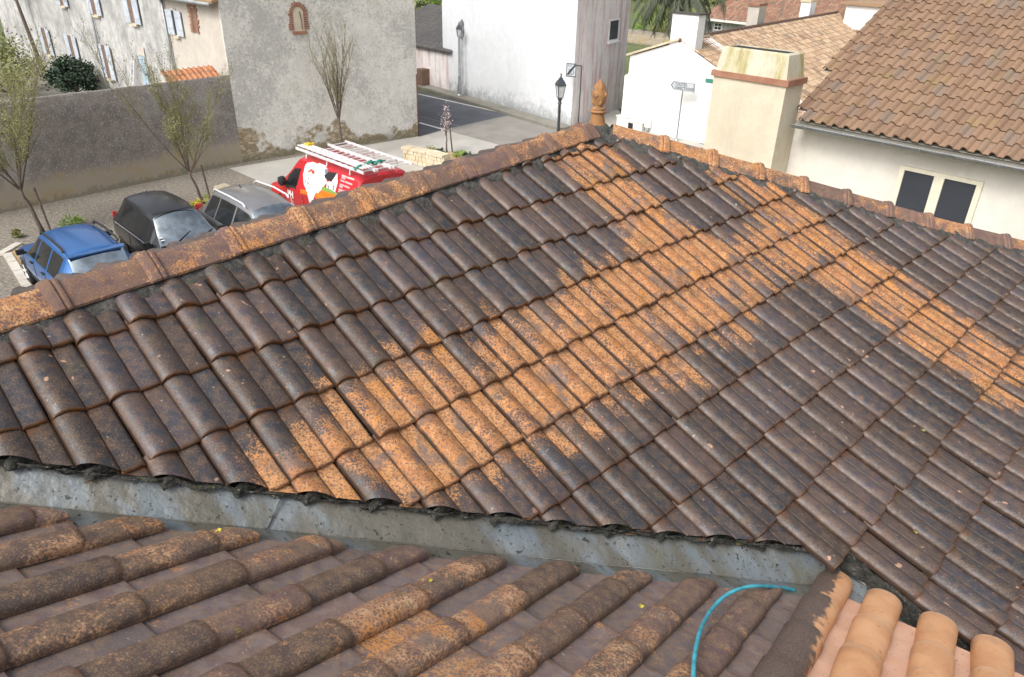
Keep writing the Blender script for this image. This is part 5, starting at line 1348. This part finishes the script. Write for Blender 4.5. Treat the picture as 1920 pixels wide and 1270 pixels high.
D([(640, 648), (690, 655), (862, 742), (845, 757), (640, 680)], 'green_graphic', 's_green', .008)
D([(640, 440), (672, 440), (690, 470), (680, 500), (655, 495)], 'grey_graphic', 's_grey', .009)
D([(650, 512), (690, 478), (792, 484), (745, 588), (700, 572), (660, 545)], 'roof_graphic', 's_black', .010)
D([(745, 588), (792, 488), (812, 600), (802, 712), (695, 655), (690, 590)], 'house_graphic', 'white', .011)
D([(762, 640), (782, 626), (784, 692), (768, 688)], 'door_graphic', 's_grey', .014); D([(700, 640), (716, 628), (728, 650), (722, 668)], 'window_graphic', 's_grey', .014)
D([(455, 462), (490, 437), (535, 470), (528, 500), (505, 492), (492, 462), (465, 485)], 'red_roof_logo', 's_red', .009, .012)
def vtext(txt, px, py, size, mat, name, off=.012, rot=0, bold=0):
    x, z = van.loc(500 + px / 6.4, 250 + py / 6.4, .93); cu_ = bpy.data.curves.new('t', 'FONT'); cu_.body = txt; cu_.size = size; cu_.extrude = .001; cu_.offset = bold; cu_.space_line = .85
    to = bpy.data.objects.new('t', cu_); C.objects.link(to); bpy.context.view_layer.update()
    me = bpy.data.meshes.new_from_object(to.evaluated_get(bpy.context.evaluated_depsgraph_get())); bpy.data.objects.remove(to)
    for v in me.vertices:       # letters run towards the rear of the van
        u, w_ = v.co.x, v.co.y; dz = v.co.z; v.co = van.surf(x - u, z + w_, 1, off) + Vector((0, dz, 0))
    me.materials.clear(); return link_mesh(name, me, M[mat], van.root)
vtext('I-', 470, 565, .17, 's_grey', 'logo_lettering'); vtext('P H', 440, 612, .18, 's_grey', 'logo_lettering')
vtext('PH', 268, 745, .26, 'white', 'door_lettering', .006, 0, .012)
def bar(px, py, L, h, mat, name, off=.006):
    x, z = van.loc(500 + px / 6.4, 250 + py / 6.4, .93); mb = MB(); n = 8
    g = [[van.surf(x - L * k / n, z + dz, 1, off) for k in range(n + 1)] for dz in (0, h)]; mb.grid(g); return mb
def lines(rows, name, mat):
    for px, py, words in rows:
        mb = MB(); x, z = van.loc(500 + px / 6.4, 250 + py / 6.4, .93); u = 0
        for wl in words:
            for q in range(wl):            # small illegible capitals: one stroke pair each
                for (a0, a1, b0, b1) in ((0, .008, 0, .045), (.014, .021, 0, .045), (0, .021, .018, .026)):
                    mb.grid([[van.surf(x - u - a0, z + b0, 1, .006), van.surf(x - u - a1, z + b0, 1, .006)], [van.surf(x - u - a0, z + b1, 1, .006), van.surf(x - u - a1, z + b1, 1, .006)]])
                u += .030
            u += .022
        o = van.add(mb, name, mat)
lines([(845, 530, (7, 10)), (845, 553, (6,)), (840, 585, (6, 11)), (840, 632, (6, 8)), (838, 655, (5,)), (836, 690, (6, 6)), (834, 712, (8, 7))], 'side_lettering', 'white')
lines([(300, 790, (3,)), (300, 815, (6,)), (296, 840, (7,)), (298, 862, (6,))], 'door_lettering', 'white')
van.box('rear_door_gap', 's_black', (-2.424, 0, 1.2), (.004, .006, .72))
for a, b in (((-2.43, -.50, 1.42), (-2.43, -.50, 1.62)), ((-2.43, -.50, 1.62), (-2.41, -.80, 1.68)), ((-2.41, -.80, 1.68), (-2.43, -.80, 1.40)), ((-2.43, -.42, 1.66), (-2.41, -.66, 1.76)), ((-2.41, -.66, 1.76), (-2.43, -.88, 1.66))): pass
mb = MB(); pt = [(-2.425, -.38, 1.70), (-2.42, -.55, 1.80), (-2.425, -.80, 1.74), (-2.425, -.76, 1.68), (-2.425, -.76, 1.42), (-2.425, -.50, 1.42), (-2.425, -.50, 1.68), (-2.425, -.74, 1.70)]; mb.tube([Vector(p) for p in pt], .016, 5); van.add(mb, 'house_emblem', 'white')
for x in (-2.0, -.9, .15): mb = MB(); mb.tube([(x, -.76, 2.0), (x, -.74, 2.14), (x, .74, 2.14), (x, .76, 2.0)], .022, 6); van.add(mb, 'roof_bar', 'alu')
def ladder_on(name, y0, y1, x0, x1, z, label, nr=12, tilt=0, extra=()):
    mb = MB()
    for y in (y0, y1): mb.box(((x0 + x1) / 2, y, z), (x1 - x0) / 2, .016, .035)
    for k in range(nr): x = x0 + .12 + (x1 - x0 - .24) * k / (nr - 1); mb.tube([(x, y0, z), (x, y1, z)], .016, 6)
    o = mb.build(name, M['alu']); L_ = en(10.98, -18.32); o.rotation_euler.z = van.root.rotation_euler.z; o.location = L_
    return tag(o, label, 'ladder', 'ladders on the van roof')
ladder_on('ladder', -.70, -.12, -2.75, .42, 2.20, 'widest ladder on the van roof, farthest from the camera, rungs over red paint')
ladder_on('ladder', -.06, .36, -2.70, .10, 2.20, 'narrow silver ladder in the middle of the van roof', 11)
ladder_on('ladder', .42, .78, -2.68, .62, 2.20, 'nearest silver ladder along the left edge of the van roof', 12)
mb = MB()
for k in range(4): mb.box((-1.0, .45 + .09 * k, 2.28), 1.6, .02, .014)
o = mb.build('scaffold_plank', M['alu']); o.location = en(10.98, -18.32); o.rotation_euler.z = van.root.rotation_euler.z; tag(o, 'slim aluminium platform lying on the nearest van ladder', 'plank')
mb = MB(); mb.box((.38, .52, 2.29), .09, .07, .05); mb.box((.34, .42, 2.31), .04, .05, .03); o = mb.build('tool_bag', M['yellow']); o.location = en(10.98, -18.32); o.rotation_euler.z = van.root.rotation_euler.z; tag(o, 'small yellow pouch tied on top of the van ladders at their front', 'pouch')
mb = MB()
for (x, y) in ((-2.35, .55), (-2.15, .10), (-2.25, -.12)): mb.tube([(x, y, 2.2), (x + .03, y + .06, 2.29), (x - .05, y + .18, 2.30), (x, y + .28, 2.22)], .035, 7)
mb.tube([(-2.3, .6, 2.27), (-2.2, .2, 2.29), (-2.25, -.2, 2.27)], .02, 6)
o = mb.build('tie_strap', M['teal'], None, True); o.location = en(10.98, -18.32); o.rotation_euler.z = van.root.rotation_euler.z; tag(o, 'teal straps knotted across the rear end of the van ladders', 'strap')

# ------------------------------------------------------------------ planter, bench, trees
PLp = gr(757, 303); 
pr_ = rootat(PLp, 'pale rubble stone planter wall with rough coping behind the red van', 'planter', 'stone_planter')
pA, pB = gr(757, 304), gr(832, 322); pdir = (pB - pA).normalized(); pnn = Vector((-pdir.y, pdir.x, 0)); pnn = pnn if pnn.y > 0 else -pnn
random.seed(12); LPl = (pB - pA).length
mb = MB(); mb.obox(pA, pdir * LPl, pnn * .35, UP * .5); 
for r in range(3):
    u = 0
    while u < LPl:
        l_ = random.uniform(.12, .3); mb.obox(pA + pdir * (u + .01) + UP * (.02 + r * .165) - pnn * random.uniform(.01, .035), pdir * (l_ - .02), pnn * .2, UP * .145); u += l_
adopt(pr_, mb.build('stone_wall', M['limestone']))
mb = MB(); u = -.05
while u < LPl: l_ = random.uniform(.35, .55); mb.obox(pA + pdir * u - pnn * random.uniform(.03, .07) + UP * .5, pdir * (l_ - .02), pnn * random.uniform(.42, .48), UP * random.uniform(.07, .09)); u += l_
adopt(pr_, mb.build('coping', M['limestone']))
sheet('planting_bed', [pA + pnn * .35, pB + pnn * .3, gr(890, 300), gr(850, 285), pA + pnn * 1.3], .03, 'soil')
bq = gr(402, 352, .45); be = rootat(bq, 'small pale stone bench beside the silver car', 'bench', 'stone_bench')
b1, b2, b3 = gr(401, 350, .45), gr(421, 344, .45), gr(442, 353, .45); ex, ey = b2 - b1, b3 - b2
mb = MB(); mb.obox(b1 - UP * .09, ex, ey, UP * .10); adopt(be, mb.build('seat', M['limestone']))
for f_ in (.08, .72):
    mb = MB(); mb.obox(Vector((b1.x, b1.y, 0)) + ex * .15 + ey * f_, ex * .7, ey * .2, UP * .36); adopt(be, mb.build('leg', M['limestone']))

def branch_tree(name, base, h, spread, label, seed, fork=.35, nlimb=7, up=.8, twigs=9, leaf=None, leafn=0, leafsz=.03, trunk_r=.055, bark='bark', lean=(0, 0), crown_from=.2, group=None, twigmat='twig', levels=3, stake=False, top_dir=None):
    rnd = random.Random(seed); root = rootat(base, label, 'tree', name, group)
    B = Vector((base.x, base.y, 0)); tr = MB(); cr_ = MB(); tips = []
    fz_ = h * fork; top = B + Vector((lean[0], lean[1], fz_))
    npt = 6; tr.tube([B + (top - B) * (k / npt) + Vector((rnd.uniform(-.02, .02), rnd.uniform(-.02, .02), 0)) * (k > 0) for k in range(npt + 1)], [trunk_r * (1.25 - .5 * k / npt) for k in range(npt + 1)], 8)
    def grow(p, d, L, r, lv):
        pts = [p]; n = 5; dd = d.normalized()
        for k in range(n):
            dd = (dd + Vector((rnd.uniform(-.12, .12), rnd.uniform(-.12, .12), rnd.uniform(-.03, .10)))).normalized(); pts.append(pts[-1] + dd * L / n)
        (tr if lv == 0 else cr_).tube(pts, [max(.0035, r * (1 - .75 * k / n)) for k in range(n + 1)], 5 if lv < 2 else 4, False)
        if lv < levels:
            for q in range(twigs if lv else twigs + 2):
                t = crown_from + (1 - crown_from) * (q + rnd.random()) / (twigs + 1); k = min(n - 1, int(t * n)); pp = pts[k].lerp(pts[k + 1], t * n - k)
                a = rnd.uniform(0, 2 * PI); side_ = Vector((math.cos(a), math.sin(a), 0)); grow(pp, dd * rnd.uniform(.7, 1.1) + side_ * rnd.uniform(.25, .6) + UP * .25 * up, L * rnd.uniform(.30, .5), r * .42, lv + 1)
        else: tips.append(pts)
    for q in range(nlimb):
        a = 2 * PI * (q + rnd.uniform(-.3, .3)) / nlimb; k = spread * rnd.uniform(.25, 1.0) if q else .05
        d = Vector((math.cos(a) * k, math.sin(a) * k, up)); L = (h - fz_) * rnd.uniform(.72, 1.0) / max(.45, d.normalized().z)
        if q >= nlimb - 2: L *= .6
        grow(top - UP * rnd.uniform(0, fz_ * .12), d, L, trunk_r * .5, 0)
    adopt(root, tr.build('trunk', M[bark], None, True)); adopt(root, cr_.build('crown', M[twigmat]))
    if leaf:
        lf = MB()
        for _ in range(leafn):
            pts = rnd.choice(tips); k = rnd.randrange(1, len(pts)); c = pts[k] + Vector((rnd.uniform(-1, 1), rnd.uniform(-1, 1), rnd.uniform(-1, 1))) * leafsz * 2.2
            a = Vector((rnd.uniform(-1, 1), rnd.uniform(-1, 1), rnd.uniform(-.6, .6))).normalized(); b = a.orthogonal().normalized(); s_ = leafsz * rnd.uniform(.6, 1.3)
            lf.f.append([lf.vert(p) for p in (c, c + a * s_ * .5 + b * s_ * .3, c + a * s_, c + a * s_ * .5 - b * s_ * .3)])
        adopt(root, lf.build('foliage', M[leaf]))
    if stake:
        mb = MB(); mb.tube([B + Vector((.22, .0, 0)), B + Vector((.10, .0, 1.3))], .03, 6); adopt(root, mb.build('stake', M['bark']))
    return root
branch_tree('young_tree', gr(642, 296), 4.1, .36, 'bare vase shaped young tree in front of the grey gable, behind the van', 4, .36, 11, 1.0, 6, 'leaf_y', 1500, .030, .05, levels=2)
branch_tree('young_tree', gr(385, 388), 3.75, .62, 'slim young tree hazy with small green buds behind the silver and black cars', 9, .30, 8, .8, 7, 'leaf_g', 12000, .030, .04, stake=True, levels=2, lean=(-.25, -.1))
branch_tree('young_tree', gr(82, 438), 4.0, .80, 'budding young tree with two thin stems behind the blue car', 15, .32, 9, .75, 8, 'leaf_g', 17000, .032, .05, stake=True, levels=2, lean=(-.22, -.1))
branch_tree('garden_tree', gr(93, 174, 0) + (gr(93, 174, 0) - Vector((0, 0, 0))).normalized() * 4.5, 8.8, .75, 'tall loose tree with yellow green tufts behind the dark wall at top left', 23, .50, 8, .6, 7, 'leaf_o', 2600, .085, .10, levels=2, lean=(-.5, 0))
branch_tree('blossom_sapling', gr(838, 287), 1.55, .34, 'flowering sapling with pink white blossom in the stone planter', 31, .38, 6, .9, 4, 'petal', 260, .045, .03, levels=1, stake=True)
def bush(name, c, r, rz, mat, n, sz, label, seed, cat='shrub', group=None, stems=True, flat=0.0):
    rnd = random.Random(seed); root = rootat(c, label, cat, name, group); lf = MB(); cl = []
    for _ in range(26):
        a = rnd.uniform(0, 2 * PI); q = rnd.random() ** .5; cl.append((Vector((c.x, c.y, c.z)) + Vector((math.cos(a) * q * r, math.sin(a) * q * r, rz * (.25 + 1.5 * rnd.random() * (1 - q * .55)))), rnd.uniform(.18, .42)))
    for _ in range(n):
        cc, k = rnd.choice(cl); d = Vector((rnd.gauss(0, 1), rnd.gauss(0, 1), rnd.gauss(0, .8))); p = cc + d * r * k * .55
        a = Vector((rnd.uniform(-1, 1), rnd.uniform(-1, 1), rnd.uniform(-.3, .9))).normalized(); b = a.orthogonal().normalized(); s_ = sz * rnd.uniform(.6, 1.3)
        if p.z > c.z - .02: lf.f.append([lf.vert(v) for v in (p, p + a * s_ * .5 + b * s_ * .28, p + a * s_, p + a * s_ * .5 - b * s_ * .28)])
    adopt(root, lf.build('foliage', M[mat]))
    if stems:
        mb = MB()
        for cc, k in cl[:12]: mb.tube([Vector((c.x, c.y, c.z)), Vector((c.x, c.y, c.z)).lerp(cc, .5) + UP * .05, cc], [.03, .02, .01], 5)
        adopt(root, mb.build('stems', M['bark']))
    return root
dk_ = FW.p(FW.a(FW.at(186, 150)), 0, 1.1); zt_ = FW.at(165, 108).z; bush('dark_shrub', dk_ + UP * (zt_ * .30), .95, zt_ * .50, 'leaf_d', 9000, .15, 'dense dark evergreen shrub against the stained facade', 2)
l_ = gr(30, 210, 0); bush('hedge_shrub', l_ + l_.normalized() * 5, 2.6, 1.6, 'leaf_g', 5000, .14, 'olive green hedge bush over the dark wall at the left edge', 3)
bush('hedge_shrub', l_ + l_.normalized() * 7 + Vector((-4.2, .5, 0)), 2.2, 2.0, 'bark', 3000, .14, 'brown leafless bush at the far left edge above the wall', 5)
for x, y, r_, hh, m_, lb, sd_ in ((862, 296, .26, .18, 'leaf_b', 'bright yellow green plant in the planter', 6), (833, 300, .18, .16, 'leaf_o', 'orange yellow plant in the planter right of its stone wall', 7), (878, 297, .18, .16, 'leaf_d', 'small dark green plant at the right end of the planter bed', 8), (806, 290, .30, .2, 'leaf_g', 'grassy green clump behind the planter coping', 9), (826, 292, .18, .18, 'leaf_d', 'dark green clump at the foot of the blossom sapling', 10),
    (395, 385, .30, .22, 'leaf_b', 'yellow green weeds at the foot of the tree beside the silver car', 11), (405, 400, .22, .18, 'leaf_g', 'low green weeds left of the silver car tail', 12), (372, 388, .22, .15, 'leaf_o', 'ochre weeds at the foot of the middle young tree', 13), (138, 425, .3, .16, 'leaf_b', 'green weeds behind the blue car roof', 14), (35, 445, .12, .14, 'leaf_g', 'tiny weed beside the kerb left of the blue car', 15)):
    g_ = gr(x, y); bush('low_plant', g_, r_, hh, m_, 420, .06, lb, sd_, 'plant', 'low plants in the parking beds', False)
# garden between the pink wall and the low white house
g0 = gr(1232, 100); 
for k, (x, y, r_, hh, m_, lb) in enumerate(((1222, 60, 1.5, 1.6, 'leaf_b', 'mossy yellow green bush right of the pink wall'), (1245, 75, 1.3, 1.3, 'leaf_g', 'grey green bush behind the white chimney, left side'), (1322, 62, 1.1, 1.0, 'leaf_g', 'grey green bush between the white chimney and far house'), (1240, 40, 2.0, 2.2, 'leaf_g', 'tall olive bush at the back of the garden'))):
    bush('garden_bush', gr(x, y), r_, hh, m_, 1800, .16, lb, 40 + k)
A = gr(1202, 84); B = gr(1262, 92); mb = MB(); dgw = (B - A).normalized()
for k in range(3): mb.obox(A + UP * 0 - dgw * 2 + Vector((0, .8, 0)) * k, dgw * 9, Vector((0, .4, 0)), UP * (.35 + .3 * k))
tag(mb.build('terrace_wall', M['gwall']), 'dark stepped garden wall right of the pink wall', 'wall')
# green slope behind the grey sheet roof
gs = gr(805, 20); bush('tree_crown', Vector((gs.x, gs.y + 6, 0)), 6, 3.0, 'leaf_b', 6000, .3, 'bright green bushes above the dark corrugated roof', 60)
# palm hanging over the far garden
pc_ = CAM + ray(1275, -12) * (44 / ray(1275, -12).y); pr2 = rootat(pc_, 'palm with long drooping grey green fronds at the top behind the white chimney', 'palm', 'palm_tree')
mb = MB(); mb.tube([Vector((pc_.x, pc_.y, 0)), pc_], [.32, .26], 10); adopt(pr2, mb.build('trunk', M['bark']))
rnd = random.Random(77)
for k in range(34):
    a = 2 * PI * k / 34 + rnd.uniform(-.1, .1); el = rnd.uniform(-.2, .9); L_ = rnd.uniform(2.8, 3.6); d = Vector((math.cos(a) * math.cos(el), math.sin(a) * math.cos(el), math.sin(el)))
    mb = MB(); pts = []; p = pc_.copy()
    for q in range(9): pts.append(p.copy()); p = p + d * L_ / 8; d = (d - UP * .34).normalized()
    mb.tube(pts, [.03 - .003 * q for q in range(9)], 4, False)
    s_ = Vector((-math.sin(a), math.cos(a), 0))
    for q in range(1, 9):
        for h_ in range(4):
            b = pts[q - 1].lerp(pts[q], h_ / 4)
            for sg in (-1, 1):
                e = b + s_ * sg * rnd.uniform(.18, .34) - UP * rnd.uniform(.25, .55) + (pts[q] - pts[q - 1]).normalized() * .15
                mb.f.append([mb.vert(v) for v in (b, b + (pts[q] - pts[q - 1]).normalized() * .09, e)])
    adopt(pr2, mb.build('frond', M['palm']))
# woods beyond the village
rnd = random.Random(5)
for k in range(26):
    a = R_(-48 + k * 3.9); D2 = rnd.uniform(95, 150); bush('distant_tree', Vector((math.sin(a) * D2, math.cos(a) * D2, 0)), 7, 3.4, 'leaf_g', 500, 1.1, 'dark green tree beyond the village roofs', 100 + k, 'tree', 'trees beyond the village', False)
